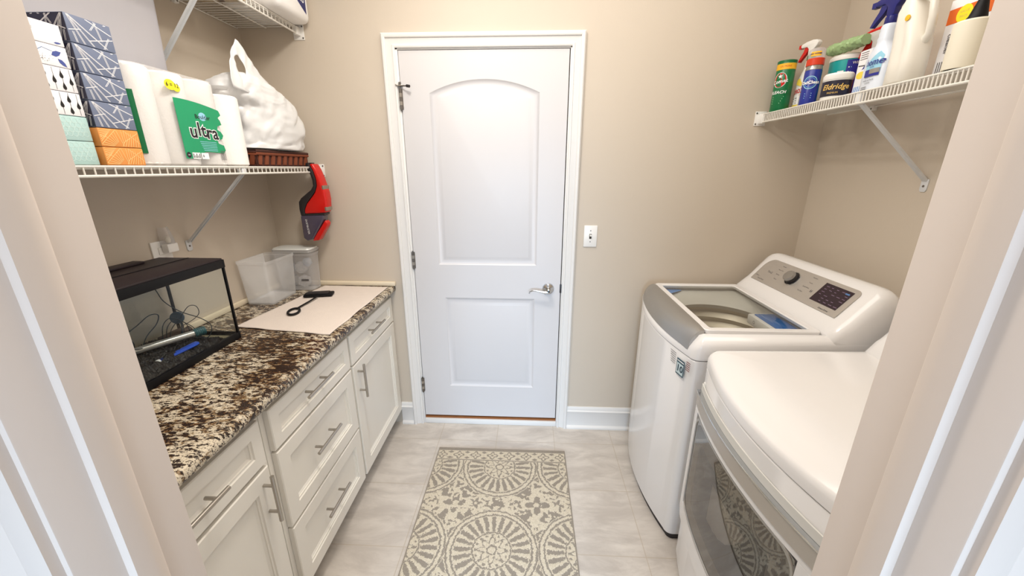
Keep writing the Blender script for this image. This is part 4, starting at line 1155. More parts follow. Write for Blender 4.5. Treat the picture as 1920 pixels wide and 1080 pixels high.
def towel():
    b = MB(); c = [(-1.228, 1.436), (-0.792, 1.376), (-0.785, 2.018), (-1.150, 2.030)]
    nu, nv = 60, 70
    def fn(u, v):
        p = [c[0][i]*(1-u)*(1-v)+c[1][i]*u*(1-v)+c[2][i]*u*v+c[3][i]*(1-u)*v for i in range(2)]
        w = 0.0015*noise.noise(Vector((p[0]*9, p[1]*7, 0)))
        e = 0.004*noise.noise(Vector((u*6, v*6, 4)))
        return (p[0]+e*(abs(u-0.5) > 0.49), p[1]+e*(abs(v-0.5) > 0.49), ZC+0.0032+w)
    b.grid(0, 1, 0, 1, nu, nv, fn, m_cloth)
    o = b.build('hand_towel', solidify=0.003); tag(o, 'off-white towel spread flat on the far end of the counter', 'towel')
towel()
def scrubber():
    z = ZC+0.0075
    t = thing('aquarium_scrubber', 'black brush with a round loop handle lying on the off-white towel', 'brush', (-1.08, 1.70, z))
    b = MB(); pts = []
    for k in range(24):
        a = 2*pi*k/24; pts.append((-1.072+0.026*math.cos(a)*0.95-0.010*math.sin(a), 1.600+0.040*math.sin(a), z+0.0045))
    b.tube(pts, 0.0050, m_black, 10, closed=True); b.build('loop_handle', t)
    b = MB(); b.tube([(-1.080, 1.640, z+0.0045), (-1.072, 1.73, z+0.007), (-1.070, 1.805, z+0.009)], 0.0040, m_black, 10); b.build('shaft', t)
    b = MB(); mt = Matrix.Translation((-1.082, 1.845, z)) @ Matrix.Rotation(math.radians(14), 4, 'Z')
    b.box((-0.072, -0.030, 0.0), (0.068, 0.030, 0.014), m_black, 0.006, mtx=mt); b.box((-0.060, -0.022, 0.012), (0.050, 0.020, 0.020), m_dark, 0.006, mtx=mt)
    b.build('pad', t)
scrubber()

# ------------------------------------------------------------------ washer and dryer
def bow(y, yc, half, depth):
    return -depth*(1-((y-yc)/half)**2)
def outline(x0, x1, y0, y1, depth, ins=0.0, rr=0.03, n=18, e=5):
    # closed outline, front (x0) bowed towards -x
    pts = []; yc, half = (y0+y1)/2, (y1-y0)/2
    xa, xb, ya, yb = x0+ins, x1-ins, y0+ins, y1-ins; r = max(rr-ins*0.5, 0.006)
    for k in range(e+1): a = -pi/2+k*pi/2/e; pts.append((xb-r+r*math.cos(a), ya+r+r*math.sin(a)))
    for k in range(e+1): a = k*pi/2/e; pts.append((xb-r+r*math.cos(a), yb-r+r*math.sin(a)))
    for k in range(e+1):
        a = pi/2+k*pi/2/e; pts.append((xa+r+r*math.cos(a), yb-r+r*math.sin(a)))
    for k in range(1, n):
        y = (yb-r)+((ya+r)-(yb-r))*k/n; pts.append((xa+bow(y, yc, half-r, depth), y))
    for k in range(e+1): a = pi+k*pi/2/e; pts.append((xa+r+r*math.cos(a), ya+r+r*math.sin(a)))
    return pts
def console(t, y0, y1, xb, zb, with_controls, front=1.085, sh=0.0):
    xb = xb-0.03
    # sloped control console with rounded ends
    dz = zb-0.975
    prof = [(front, 0.955), (front+0.004, 0.982), (1.128, 1.022), (1.140, 1.034), (1.218, 1.131), (1.232, 1.145), (1.250, 1.151), (1.275, 1.148), (xb-0.02, 1.135), (xb, 1.10), (xb, 0.90), (front+0.03, 0.90)]
    ends = [(0.0, 0.62), (0.006, 0.80), (0.016, 0.905), (0.032, 0.965), (0.052, 0.992), (0.075, 1.0)]
    prof = [(px+sh*(px < 1.30), pz) for px, pz in prof]
    ys = [(y0+d, k) for d, k in ends] + [(y1-d, k) for d, k in ends[::-1]]
    b = MB(); rings = []
    for y, k in ys:
        rings.append([(px+(1-k)*0.05*(1 if px < 1.2 else -0.3), y, dz+0.90+(pz-0.90)*(0.35+0.65*k if pz > 0.96 else 1)) for px, pz in prof])
    b.loft(rings, m_enamel); return b.build('console', t, angle=40)
def washer():
    y0, y1, x0, x1 = 1.306, 1.996, 0.612, 1.345; yc = (y0+y1)/2
    t = thing('washing_machine', 'white top-loading washing machine with a glass lid in the far right corner', 'washing machine', ((x0+x1)/2, yc, 0))
    dep = 0.046
    b = MB(); o1 = outline(x0, x1, y0, y1, dep)
    b.loft([[(p[0], p[1], z) for p in outline(x0, x1, y0, y1, dep, i)] for z, i in ((0.030, 0.006), (0.034, 0.0), (0.866, 0.0), (0.870, 0.003))], m_enamel, cap0=True, cap1=False); b.build('body', t)
    b = MB(); b.loft([[(p[0], p[1], z) for p in outline(x0+0.004, x1, y0, y1, dep, 0.008)] for z in (0.0, 0.034)], m_dark); o = b.build('base', t); o['label'] = 'dark base strip'
    # top cover: flange rising to the lid deck; lower at the front
    def zt(x):
        s = min(1, max(0, (x-0.575)/0.11)); s = s*s*(3-2*s); return 0.905+0.070*s
    LX0, LX1, LY0, LY1 = 0.615, 1.082, 1.345, 1.957
    b = MB(); N = len(o1)
    def ring(ins, f): return [(p[0], p[1], f(p[0])) for p in outline(x0, x1, y0, y1, dep, ins)]
    rings = [ring(0.003, lambda x: 0.872), ring(-0.001, lambda x: 0.874), ring(-0.001, lambda x: zt(x)-0.022), ring(0.004, lambda x: zt(x)-0.010), ring(0.014, lambda x: zt(x)-0.002), ring(0.030, lambda x: zt(x+0.01))]
    # inner edge of the cover follows a rounded hole for the tub
    inner = []
    for p in outline(x0, x1, y0, y1, dep, 0.030):
        px = min(max(p[0], 0.655), 1.075); py = min(max(p[1], LY0+0.010), LY1-0.010); inner.append((px, py, 0.963))
    rings.append(inner)
    inner2 = [(q[0], q[1], 0.940) for q in inner]; rings.append(inner2)
    b.loft(rings, m_enamel, cap0=False, cap1=False); b.build('top_cover', t, angle=50)
    # tub ring and drum
    cx, cy = 0.868, yc
    b = MB()
    def sq(k, r, z, dx=0.200, dy=0.295):
        out = []
        for j in range(64):
            a = 2*pi*j/64; ca, sa = math.cos(a), math.sin(a); e = 0.35
            sx_, sy_ = dx*math.copysign(abs(ca)**e, ca), dy*math.copysign(abs(sa)**e, sa)
            out.append((cx+sx_*(1-k)+r*ca*k, cy+sy_*(1-k)+r*sa*k, z))
        return out
    b.loft([sq(0, 0.2, 0.950, 0.232, 0.318), sq(0, 0.2, 0.952), sq(0.3, 0.2, 0.944), sq(0.8, 0.205, 0.930), sq(1, 0.200, 0.905), sq(1, 0.212, 0.885)], m_tubgrey, cap0=False, cap1=False); o = b.build('tub_ring', t); o['label'] = 'pale grey tub ring under the glass'
    b = MB(); prof = []
    for k in range(19): prof.append((0.222+(0.014 if k % 2 else -0.008), 0.890-k*0.027))
    prof = [(0.212, 0.900)]+prof+[(0.10, 0.40), (0.02, 0.42)]
    b.lathe(prof, m_steel, (cx, cy, 0), 56, cap=False); b.lathe([(0.02, 0.42), (0.001, 0.43)], m_tubgrey, (cx, cy, 0), 24, cap=False); b.build('drum', t, angle=60)
    b = MB(); b.patch([(-1.945, 0), (-1.945, 0.11), (-1.925, 0.12), (-1.86, 0.03), (-1.78, 0.0)], lambda u, v: (0.672+v, -u, 0.9535), m_skyb); o = b.build('corner_patch', t, recalc=False); o['label'] = 'blue patch in the corner under the lid'  # flat sky-blue patch laid over the tub ring corner
    b = MB(); b.box((0.965, 1.385, 0.905), (1.055, 1.62, 0.948), m_white, 0.006); b.box((0.982, 1.395, 0.946), (1.064, 1.60, 0.953), m_blueglossy, 0.002)
    b.text('%s' % 'O', 0.020, (-1.565, 0.926), lambda u, v: (0.9645, -u, v), m_ink)
    o = b.build('detergent_dispenser', t); o['label'] = 'white and blue detergent dispenser tray'
    # lid
    lid = MB(); zz = 0.982; LX0b = 0.660
    def rr(ins, z, x0_=LX0b): 
        pts = []; r = max(0.018-ins*0.3, 0.006)
        for ccx, ccy, a0 in ((LX1-r-ins, LY0+r+ins, -pi/2), (LX1-r-ins, LY1-r-ins, 0), (x0_+r+ins, LY1-r-ins, pi/2), (x0_+r+ins, LY0+r+ins, pi)):
            for k in range(6): a = a0+k*pi/10; pts.append((ccx+r*math.cos(a), ccy+r*math.sin(a), z))
        return pts
    lid.loft([rr(0.001, 0.966), rr(0.0, 0.968), rr(0.0, zz-0.003), rr(0.003, zz), rr(0.026, zz-0.001), rr(0.030, zz-0.005), rr(0.030, 0.968)], m_enamel, cap0=False, cap1=False)
    L = lid.build('lid', t)
    b = MB(); b.poly(rr(0.030, zz-0.004), m_lidglass); o = b.build('lid_glass', L, recalc=False); o['label'] = 'clear glass lid window'
    # silver handle along the bowed front
    b = MB(); rings = []; n = 40
    for i in range(n+1):
        y = LY0+0.004+(LY1-LY0-0.008)*i/n
        xf = x0+bow(y, yc, 0.345, dep)-0.002+0.008
        e = min(1, min(i, n-i)/3+0.0); sh = (1-e)*0.004
        cs = []
        for k in range(8):
            s = k/7; ang = s*pi/2
            cs.append((xf+(0.659-xf)*(1-math.cos(ang))*1.0+0*s, y, 0.900+(0.9835-0.900)*math.sin(ang)-sh))
        cs.append((0.659, y, 0.966)); cs.append((xf+0.02, y, 0.893))
        rings.append(cs)
    b.loft(rings, m_silver); o = b.build('lid_handle', L, angle=50); o['label'] = 'curved silver front handle of the lid'
    con = console(t, y0, y1, x1, 0.975, True)
    # control panel: plate on the sloping face
    P0 = Vector((1.1285, 0, 1.0235)); P1 = Vector((1.2175, 0, 1.1315)); dv = (P1-P0).normalized(); nv = Vector((-dv.z, 0, dv.x)); H = (P1-P0).length
    def S(off): return lambda u, v: (P0.x+dv.x*v+nv.x*off, -u, P0.z+dv.z*v+nv.z*off)
    b = MB(); ya, yb = 1.372, 1.930; r = 0.022; hh = H-0.006
    pts = [(-yb-0.0, 0.004), (-ya, 0.004)]
    for k in range(6): a = k*pi/10; pts.append((-ya-r+r*math.cos(a), hh-r+r*math.sin(a)))
    for k in range(8): a = pi/2+k*pi/14; pts.append((-yb+0.05+0.05*math.cos(a), hh-0.05+0.05*math.sin(a)))
    t_ = bmesh.new(); A = [t_.verts.new(S(-0.001)(*p)) for p in pts]; B = [t_.verts.new(S(0.0022)(*p)) for p in pts]
    for i in range(len(pts)): t_.faces.new((A[i], A[(i+1) % len(pts)], B[(i+1) % len(pts)], B[i]))
    t_.faces.new(B); b.merge(t_, m_silver2)
    T = S(0.0026)
    cyk = 1.700; vk = 0.080
    rnd = random.Random(2)
    for (u, v, s_) in ((-1.800, 0.115, 'Normal'), (-1.800, 0.094, 'Heavy Duty'), (-1.795, 0.070, 'Bedding'), (-1.785, 0.046, 'Whites'), (-1.600, 0.118, 'Delicates'), (-1.598, 0.092, 'Towels'), (-1.600, 0.068, 'Speed Wash'), (-1.610, 0.044, 'Tub Clean')):
        b.text(s_, 0.0075, (u, v), T, m_ink)
    b.text('6 Motion', 0.008, (-1.905, 0.030), T, m_ink); b.text('TurboWash', 0.010, (-1.865, 0.018), T, m_ink); b.text('H', 0.016, (-1.560, 0.060), T, m_ink, bold=0.0006)
    b.text('ThinQ', 0.014, (-1.850, 0.066), T, m_ink); b.text('Direct Drive', 0.009, (-1.440, 0.014), T, m_ink, bold=0.0003)
    o = b.build('control_panel', con, recalc=False); o['label'] = 'silver grey control panel'
    b = MB(); b.patch([(-1.535, 0.030), (-1.395, 0.030), (-1.395, 0.118), (-1.535, 0.118)], S(0.0028), m_screen)
    for i in range(5):
        for j in range(6):
            u, v = -1.520+i*0.026, 0.040+j*0.013
            if rnd.random() < 0.85: b.line((u, v), (u+0.010+0.008*rnd.random(), v), 0.0022, S(0.0031), m_ledprint)
    b.line((-1.425, 0.104), (-1.405, 0.104), 0.006, S(0.0031), m_cyanp2)
    o = b.build('display', con, recalc=False); o['label'] = 'dark rectangular display'
    mt = Matrix.Identity(4); ctr = Vector((P0.x+dv.x*0.078, cyk, P0.z+dv.z*0.078))
    zx = nv; xx = Vector((0, 1, 0)); yy = zx.cross(xx); mt = Matrix((xx, yy, zx)).transposed().to_4x4(); mt.translation = ctr
    b = MB(); b.lathe([(0.036, 0.002), (0.036, 0.005), (0.033, 0.005)], m_chrome, mtx=mt, seg=36, cap=False); b.lathe([(0.033, 0.003), (0.028, 0.004), (0.026, 0.020)], m_dark, mtx=mt, seg=36, cap=False)
    b.lathe([(0.026, 0.018), (0.0265, 0.026), (0.024, 0.031), (0.001, 0.032)], m_silver, mtx=mt, seg=36); o = b.build('dial', con); o['label'] = 'round silver dial'
    # stickers on the bowed front
    def Ff(off): return lambda u, v: (x0+bow(-u, yc, 0.345, dep)-off, -u, v)
    b = MB(); F = Ff(0.0008); G = Ff(0.0014)
    b.patch([(-1.390, 0.778), (-1.342, 0.778), (-1.342, 0.846), (-1.390, 0.846)], F, M('grey_teal_sticker', (64, 92, 104), 0.5))
    b.patch([(-1.386, 0.784), (-1.346, 0.784), (-1.346, 0.828), (-1.386, 0.828)], G, M('pale_sticker', (196, 212, 216), 0.5))
    b.text('10', 0.038, (-1.366, 0.806), Ff(0.002), m_navyink, bold=0.001); b.line((-1.386, 0.837), (-1.346, 0.837), 0.004, G, m_pwhite)
    o = b.build('warranty_sticker', t, recalc=False); o['label'] = 'small grey-blue sticker with the number 10'
    b = MB()
    for k in range(6): b.line((-1.442+0.002*k, 0.856-k*0.009), (-1.400, 0.856-k*0.009), 0.0022, F, m_ink)
    b.build('info_sticker', t, recalc=False)
    b = MB()
    for k in range(5): b.line((-1.334, 0.855-k*0.008), (-1.312, 0.855-k*0.008), 0.003, F, M('maroon_print', (120, 50, 50), 0.6))
    b.build('caution_sticker', t, recalc=False)
m_blueglossy = M('blue_dispenser_plastic', (48, 112, 186), 0.12)
m_ledprint = M('dim_display_print', (120, 100, 122), 0.5); m_cyanp2 = M('blue_display_print', (80, 120, 170), 0.5); m_navyink = M('dark_teal_ink', (20, 50, 66), 0.5)
washer()

def dryer():
    y0, y1, x0, x1 = 0.568, 1.258, 0.632, 1.345; yc = (y0+y1)/2; dep = 0.046; half = 0.345
    t = thing('clothes_dryer', 'white front-loading dryer with a large glass door window, nearest on the right', 'dryer', ((x0+x1)/2, yc, 0))
    b = MB()
    b.loft([[(p[0], p[1], z) for p in outline(x0, x1, y0, y1, dep, i)] for z, i in ((0.026, 0.006), (0.030, 0.0), (0.878, 0.0), (0.882, 0.003))], m_enamel, cap0=True, cap1=False); 
    b.build('body', t)
    b = MB(); b.loft([[(p[0], p[1], z) for p in outline(x0+0.004, x1, y0, y1, dep, 0.010)] for z in (0.0, 0.030)], m_dark); o = b.build('base', t); o['label'] = 'dark base strip'
    def zt(x):
        s = min(1, max(0, (x-0.590)/0.130)); s = s*s*(3-2*s); return 0.925+0.032*s
    b = MB()
    def ring(ins, f): return [(p[0], p[1], f(p[0])) for p in outline(x0, x1, y0, y1, dep, ins)]
    rings = [ring(0.003, lambda x: 0.884), ring(-0.001, lambda x: 0.886), ring(-0.001, lambda x: zt(x)-0.016), ring(0.003, lambda x: zt(x)-0.006), ring(0.010, lambda x: zt(x)-0.001), ring(0.030, lambda x: zt(x)), ring(0.060, lambda x: zt(x)), ring(0.090, lambda x: zt(x)), ring(0.14, lambda x: 0.957)]
    b.loft(rings, m_enamel, cap0=False, cap1=True); b.build('top_cover', t, angle=50)
    console(t, y0, y1, x1+0.04, 0.957, False, 1.10, 0.05)
    # front pieces follow the bowed face
    def Fp(u, v, d): return (x0+bow(-u, yc, half, dep)-d, -u, v)
    def plate(b, poly, d0, d1, mat, n=28):
        # poly given as upper/lower edge functions over u
        (ua, ub, lo, hi) = poly
        rings = []
        for i in range(n+1):
            u = ua+(ub-ua)*i/n
            rings.append([Fp(u, lo(i/n), d0), Fp(u, lo(i/n), d1-0.001), Fp(u, lo(i/n)+0.001, d1), Fp(u, hi(i/n)-0.001, d1), Fp(u, hi(i/n), d1-0.001), Fp(u, hi(i/n), d0)])
        b.loft(rings, mat)
    ua, ub = -1.232, -0.594
    def corner(s, r, W):   # rounding of ends
        e = min(s, 1-s)*W
        return 0 if e > r else r-math.sqrt(max(0, r*r-(r-e)**2))
    # door: frame with the window opening as four bands
    b = MB(); W = ub-ua
    wz0, wz1 = 0.330, 0.728; wy0, wy1 = 0.655, 1.195
    plate(b, (ua, ub, lambda s: wz1, lambda s: 0.748), 0.0, 0.010, m_enamel)
    plate(b, (ua, ub, lambda s: 0.250+corner(s, 0.03, W), lambda s: wz0), 0.0, 0.010, m_enamel)
    plate(b, (ua, -wy1, lambda s: wz0, lambda s: wz1), 0.0, 0.010, m_enamel, 4); plate(b, (-wy0, ub, lambda s: wz0, lambda s: wz1), 0.0, 0.010, m_enamel, 4)
    d = b.build('door', t, angle=40)
    b = MB(); plate(b, (-1.224, -0.606, lambda s: 0.748, lambda s: 0.798), 0.0, 0.014, m_silver2); o = b.build('door_bar', d, angle=40); o['label'] = 'silver band across the top of the door'
    b = MB(); plate(b, (-1.226, -0.604, lambda s: 0.799, lambda s: 0.8035), 0.0, 0.018, m_chrome); o = b.build('grip_edge', d, angle=40); o['label'] = 'thin chrome edge above the silver band'
    b = MB(); plate(b, (-1.222, -0.606, lambda s: 0.8035, lambda s: 0.8305), 0.0, 0.003, m_tubgrey); b.box((x0-0.004, 1.214, 0.802), (x0+0.012, 1.234, 0.832), m_white, 0.005); b.build('grip_recess', d, angle=40)
    # window: bowl-shaped recess behind glass with silver surround
    def wr(ins, d, z_in=0.0):
        out = []; r = max(0.05-ins*0.4, 0.02); a_, b_, c_, e_ = -wy1+ins, -wy0-ins, wz0+ins, wz1-ins
        for cu, cv, a0 in ((b_-r, c_+r, -pi/2), (b_-r, e_-r, 0), (a_+r, e_-r, pi/2), (a_+r, c_+r, pi)):
            for k in range(7): a = a0+k*pi/12; out.append(Fp(cu+r*math.cos(a), cv+r*math.sin(a), d))
            if a0 in (0, pi):   # subdivide long horizontal runs so they follow the bow
                u0_ = cu; u1_ = (a_+r) if a0 == 0 else (b_-r)
                for k in range(1, 8): out.append(Fp(u0_+(u1_-u0_)*k/8, (e_ if a0 == 0 else c_), d))
        return out
    b = MB(); b.loft([wr(-0.002, 0.004), wr(0.0, 0.0112), wr(0.006, 0.0112), wr(0.008, 0.007)], m_silver, cap0=False, cap1=False); o = b.build('window_rim', d, angle=50); o['label'] = 'thin silver rim of the door window'
    b = MB(); b.loft([wr(0.007, 0.0065), wr(0.050, 0.0062), wr(0.070, 0.0052)], m_bandgrey, cap0=False, cap1=False); b.build('window_band', d, angle=50)
    b = MB(); b.loft([wr(0.068, 0.006), wr(0.085, 0.0035), wr(0.12, 0.0015)], m_backglass, cap0=False, cap1=True); b.build('inner_glass', d, angle=50)
    b = MB()
    n = 24; vs = [Fp(-wy1+0.006+(wy1-wy0-0.012)*i/n, z, 0.0085) for z in (wz0+0.006, wz1-0.006) for i in range(n+1)]
    b.add(vs, [(i, i+1, n+2+i, n+1+i) for i in range(n)], m_dryglass); o = b.build('window_glass', d, recalc=False); o['label'] = 'dark reflective window glass'
m_bandgrey = M('window_band_plastic', (178, 172, 162), 0.5); m_backglass = M('dark_door_bowl', (84, 76, 66), 0.12)
dryer()

# ------------------------------------------------------------------ cleaning products on the right shelf
ZS = ZR+0.0008
def cylF(cx, cy, r):   # label mapping on an upright cylinder: u = arc length measured from the -x,-y facing direction
    base = math.atan2(-cy*0.75, -cx)       # towards the opening of the room
    return lambda off: (lambda u, v: (cx+(r+off)*math.cos(base+u/r), cy+(r+off)*math.sin(base+u/r), ZS+v))
def band(b, F, u0, u1, v0, v1, mat, n=14): b.grid(u0, u1, v0, v1, n, 1, F, mat)
def spray_head(t, c, z, d, m_body, m_trig, m_collar, s=1.0, body_name='spray_head'):
    # c: neck centre (x,y); z: top of the neck; d: unit direction of the nozzle
    cx, cy = c; dx, dy = d; sx, sy = -dy, dx
    def P(a, w, h): return (cx+dx*a*s+sx*w*s, cy+dy*a*s+sy*w*s, z+h*s)
    b = MB(); b.lathe([(0.016*s, 0), (0.0165*s, 0.002), (0.016*s, 0.020*s), (0.012*s, 0.024*s)], m_collar, (cx, cy, z), 20); b.build('collar', t)
    b = MB()
    prof = [(-0.026, 0.058), (-0.030, 0.070), (-0.022, 0.080), (0.000, 0.084), (0.030, 0.082), (0.052, 0.076), (0.056, 0.068), (0.050, 0.060), (0.024, 0.060), (0.014, 0.050), (0.011, 0.022), (-0.011, 0.022), (-0.013, 0.045)]
    tb = bmesh.new(); A = [tb.verts.new(P(a, -0.012, h)) for a, h in prof]; B = [tb.verts.new(P(a, 0.012, h)) for a, h in prof]
    for i in range(len(prof)): tb.faces.new((A[i], A[(i+1) % len(prof)], B[(i+1) % len(prof)], B[i]))
    tb.faces.new(A[::-1]); tb.faces.new(B); bmesh.ops.recalc_face_normals(tb, faces=tb.faces)
    bmesh.ops.bevel(tb, geom=list(tb.edges), offset=0.0035*s, segments=2, profile=0.5, affect='EDGES', clamp_overlap=True); b.merge(tb, m_body)
    b.build(body_name, t)
    b = MB(); b.box((-0.5, -0.5, -0.5), (0.5, 0.5, 0.5), m_trig, mtx=Matrix((Vector((dx*0.016*s, dy*0.016*s, 0)), Vector((sx*0.015*s, sy*0.015*s, 0)), Vector((0, 0, 0.018*s)))).transposed().to_4x4() if False else Matrix.Translation(P(0.060, 0, 0.068)) @ Matrix(((dx*0.014*s, sx*0.016*s, 0, 0), (dy*0.014*s, sy*0.016*s, 0, 0), (0, 0, 0.016*s, 0), (0, 0, 0, 1))))
    b.build('nozzle', t)
    b = MB(); tr = [(0.018, 0.060), (0.036, 0.060), (0.040, 0.044), (0.052, 0.024), (0.060, 0.006), (0.054, 0.004), (0.040, 0.020), (0.026, 0.034), (0.018, 0.046)]
    tb = bmesh.new(); A = [tb.verts.new(P(a, -0.007, h)) for a, h in tr]; B = [tb.verts.new(P(a, 0.007, h)) for a, h in tr]
    for i in range(len(tr)): tb.faces.new((A[i], A[(i+1) % len(tr)], B[(i+1) % len(tr)], B[i]))
    tb.faces.new(A[::-1]); tb.faces.new(B); b.merge(tb, m_trig); b.build('trigger', t)
def bottle_body(b, c, secs, mat, ang=0.0, seg=40, e=0.8):
    # secs: (z, half-width along, half-depth across); ang: heading of the wide axis
    rings = []
    for z, w, d in secs:
        rg = []
        for j in range(seg):
            a = 2*pi*j/seg; ca, sa = math.cos(a), math.sin(a)
            u = w*math.copysign(abs(ca)**e, ca); v = d*math.copysign(abs(sa)**e, sa)
            rg.append((c[0]+u*math.cos(ang)-v*math.sin(ang), c[1]+u*math.sin(ang)+v*math.cos(ang), ZS+z))
        rings.append(rg)
    b.loft(rings, mat)
def bottleF(c, ang, w, d, zs, zt, e=0.8):
    # label mapping on the room side of a flattened bottle; narrows above height zs
    def mk(off):
        def fn(u, v):
            k = 1.0 if v < zs else 1.0-(v-zs)*zt
            ca = min(0.999, abs(u)/(w*k))**(1/e); sa = math.sqrt(1-ca*ca); dep = d*(1-(1-k)*0.5)*sa**e+off+0.0016
            return (c[0]-math.cos(ang)*u-math.sin(ang)*dep, c[1]-math.sin(ang)*u+math.cos(ang)*dep, ZS+v)
        return fn
    return mk
G_SH = 'cleaning products on the right shelf'
def comet():
    c = (1.143, 1.990); r = 0.0365; h = 0.205
    t = thing('cleanser_can', 'green cleanser canister with a red oval logo at the far end of the right shelf', 'cleanser', (c[0], c[1], ZS))
    b = MB(); b.lathe([(0.001, 0), (r-0.001, 0), (r, 0.002), (r, h-0.002), (r-0.001, h)], m_cangreen, (c[0], c[1], ZS), 40); b.build('can', t)
    b = MB(); b.lathe([(r+0.0008, h-0.006), (r+0.0008, h+0.002), (r-0.003, h+0.003), (r-0.006, h-0.001), (0.001, h-0.001)], m_dgreen, (c[0], c[1], ZS), 40); b.build('lid', t)
    F = cylF(c[0], c[1], r); b = MB()
    band(b, F(0.0006), -0.055, 0.058, 0.170, 0.194, m_yel2, 20)
    b.text('15% MORE', 0.010, (0.0, 0.182), F(0.001), m_red2)
    b.disc((-0.012, 0.128), 0.027, F(0.0006), m_pwhite, 28, 0.031); b.disc((-0.012, 0.128), 0.0245, F(0.0009), m_red, 28, 0.0285)
    b.text('Comet', 0.021, (-0.012, 0.122), F(0.0012), m_pwhite, bold=0.0005, rot=0.12)
    st = [(0.010*math.cos(pi/2+k*pi/5)*(1 if k % 2 == 0 else 0.4)-0.012, 0.010*math.sin(pi/2+k*pi/5)*(1 if k % 2 == 0 else 0.4)+0.143) for k in range(10)]
    b.patch(st, F(0.0012), m_pwhite)
    b.text('BLEACH', 0.017, (-0.012, 0.078), F(0.001), m_pwhite, bold=0.0004, shear=0.2)
    for k in range(4): b.line((-0.030, 0.060-k*0.009), (0.014-0.004*k, 0.060-k*0.009), 0.003, F(0.001), m_palegreen)
    b.build('label', t, recalc=False)
m_cangreen = M('green_can', (14, 112, 64), 0.3, noise_amt=0.15, nscale=40); m_red2 = M('red_print', (200, 40, 30), 0.5); m_palegreen = M('pale_green_print', (150, 205, 160), 0.5)
comet()
def clorox():
    c = (1.206, 1.932)
    t = thing('bleach_spray_bottle', 'white and yellow spray bottle with a white head, green collar and red trigger', 'spray bottle', (c[0], c[1], ZS))
    ang = math.radians(75)
    b = MB(); bottle_body(b, c, [(0, 0.046, 0.024), (0.004, 0.050, 0.028), (0.05, 0.051, 0.029), (0.10, 0.050, 0.029), (0.130, 0.042, 0.027), (0.150, 0.028, 0.022), (0.165, 0.019, 0.018), (0.195, 0.0165, 0.0165)], m_white, ang); b.build('bottle', t)
    spray_head(t, c, ZS+0.195, (math.cos(math.radians(105)), math.sin(math.radians(105))), m_white, m_red, m_dgreen, 0.95)
    b = MB(); nx, ny = -math.sin(ang), math.cos(ang)   # face normal towards the room
    F = bottleF(c, ang, 0.0505, 0.0292, 0.10, 6.0)
    b.wrap([(-0.034, 0.012), (0.034, 0.012), (0.034, 0.105), (0.010, 0.128), (-0.034, 0.118)], F(0.001), m_pwhite); b.wrap([(-0.034, 0.112), (0.034, 0.092), (0.034, 0.105), (0.010, 0.128), (-0.034, 0.122)], F(0.0015), m_yellowb)
    b.text('CLOROX', 0.024, (0.0, 0.074), F(0.002), m_red2, bold=0.0008); b.line((-0.034, 0.058), (0.034, 0.058), 0.004, F(0.002), m_orange)
    for k in range(3): b.line((-0.026, 0.048-k*0.010), (0.020, 0.048-k*0.010), 0.003, F(0.002), m_ink)
    b.wrap([(-0.034, 0.006), (0.034, 0.006), (0.034, 0.020), (-0.034, 0.024)], F(0.0018), m_yellowb)
    b.build('label', t, recalc=False)
m_yellowb = M('soft_yellow_print', (240, 214, 80), 0.5)
clorox()
def blue_spray():
    c = (1.135, 1.787); r = 0.029
    t = thing('aerosol_can', 'slim blue aerosol can with an orange-red band and a clear cap', 'aerosol can', (c[0], c[1], ZS))
    b = MB(); b.lathe([(0.001, 0), (r, 0), (r, 0.124), (r-0.001, 0.126)], m_canblue, (c[0], c[1], ZS), 36); b.build('can', t)
    b = MB(); b.lathe([(r-0.001, 0.126), (r, 0.128), (r-0.002, 0.138), (r-0.002, 0.142)], m_silver, (c[0], c[1], ZS), 36); b.lathe([(r-0.001, 0.142), (r+0.001, 0.143), (r+0.001, 0.166), (r-0.001, 0.168)], m_redband, (c[0], c[1], ZS), 36); o = b.build('neck_band', t); o['label'] = 'orange-red band'
    b = MB(); b.lathe([(r-0.001, 0.168), (r-0.001, 0.196), (r-0.004, 0.202), (r-0.008, 0.204), (0.001, 0.204)], m_clear, (c[0], c[1], ZS), 36); b.build('clear_cap', t)
    F = cylF(c[0], c[1], r); b = MB()
    b.text('OxiClean', 0.015, (0.0, 0.080), F(0.0012), m_pwhite, bold=0.0008)
    b.annulus((0.0, 0.080), 0.021, 0.024, F(0.0008), m_cyanp, 28); b.annulus((0, 0.080), 0.016, 0.018, F(0.0008), m_skyb, 24)
    for k in range(3): b.line((-0.012, 0.040-k*0.008), (0.012, 0.040-k*0.008), 0.002, F(0.001), m_cyanp)
    b.build('label', t, recalc=False); b = MB()
    band(b, F(0.0006), -0.016, 0.018, 0.174, 0.190, m_yel2, 6); b.text('OXY POWER', 0.006, (0.0, 0.182), F(0.0012), m_navy, bold=0.0003)
    b.build('cap_label', t, recalc=False)
m_canblue = M('blue_can', (26, 44, 140), 0.3); m_redband = M('orange_red_plastic', (208, 56, 24), 0.3); 
blue_spray()
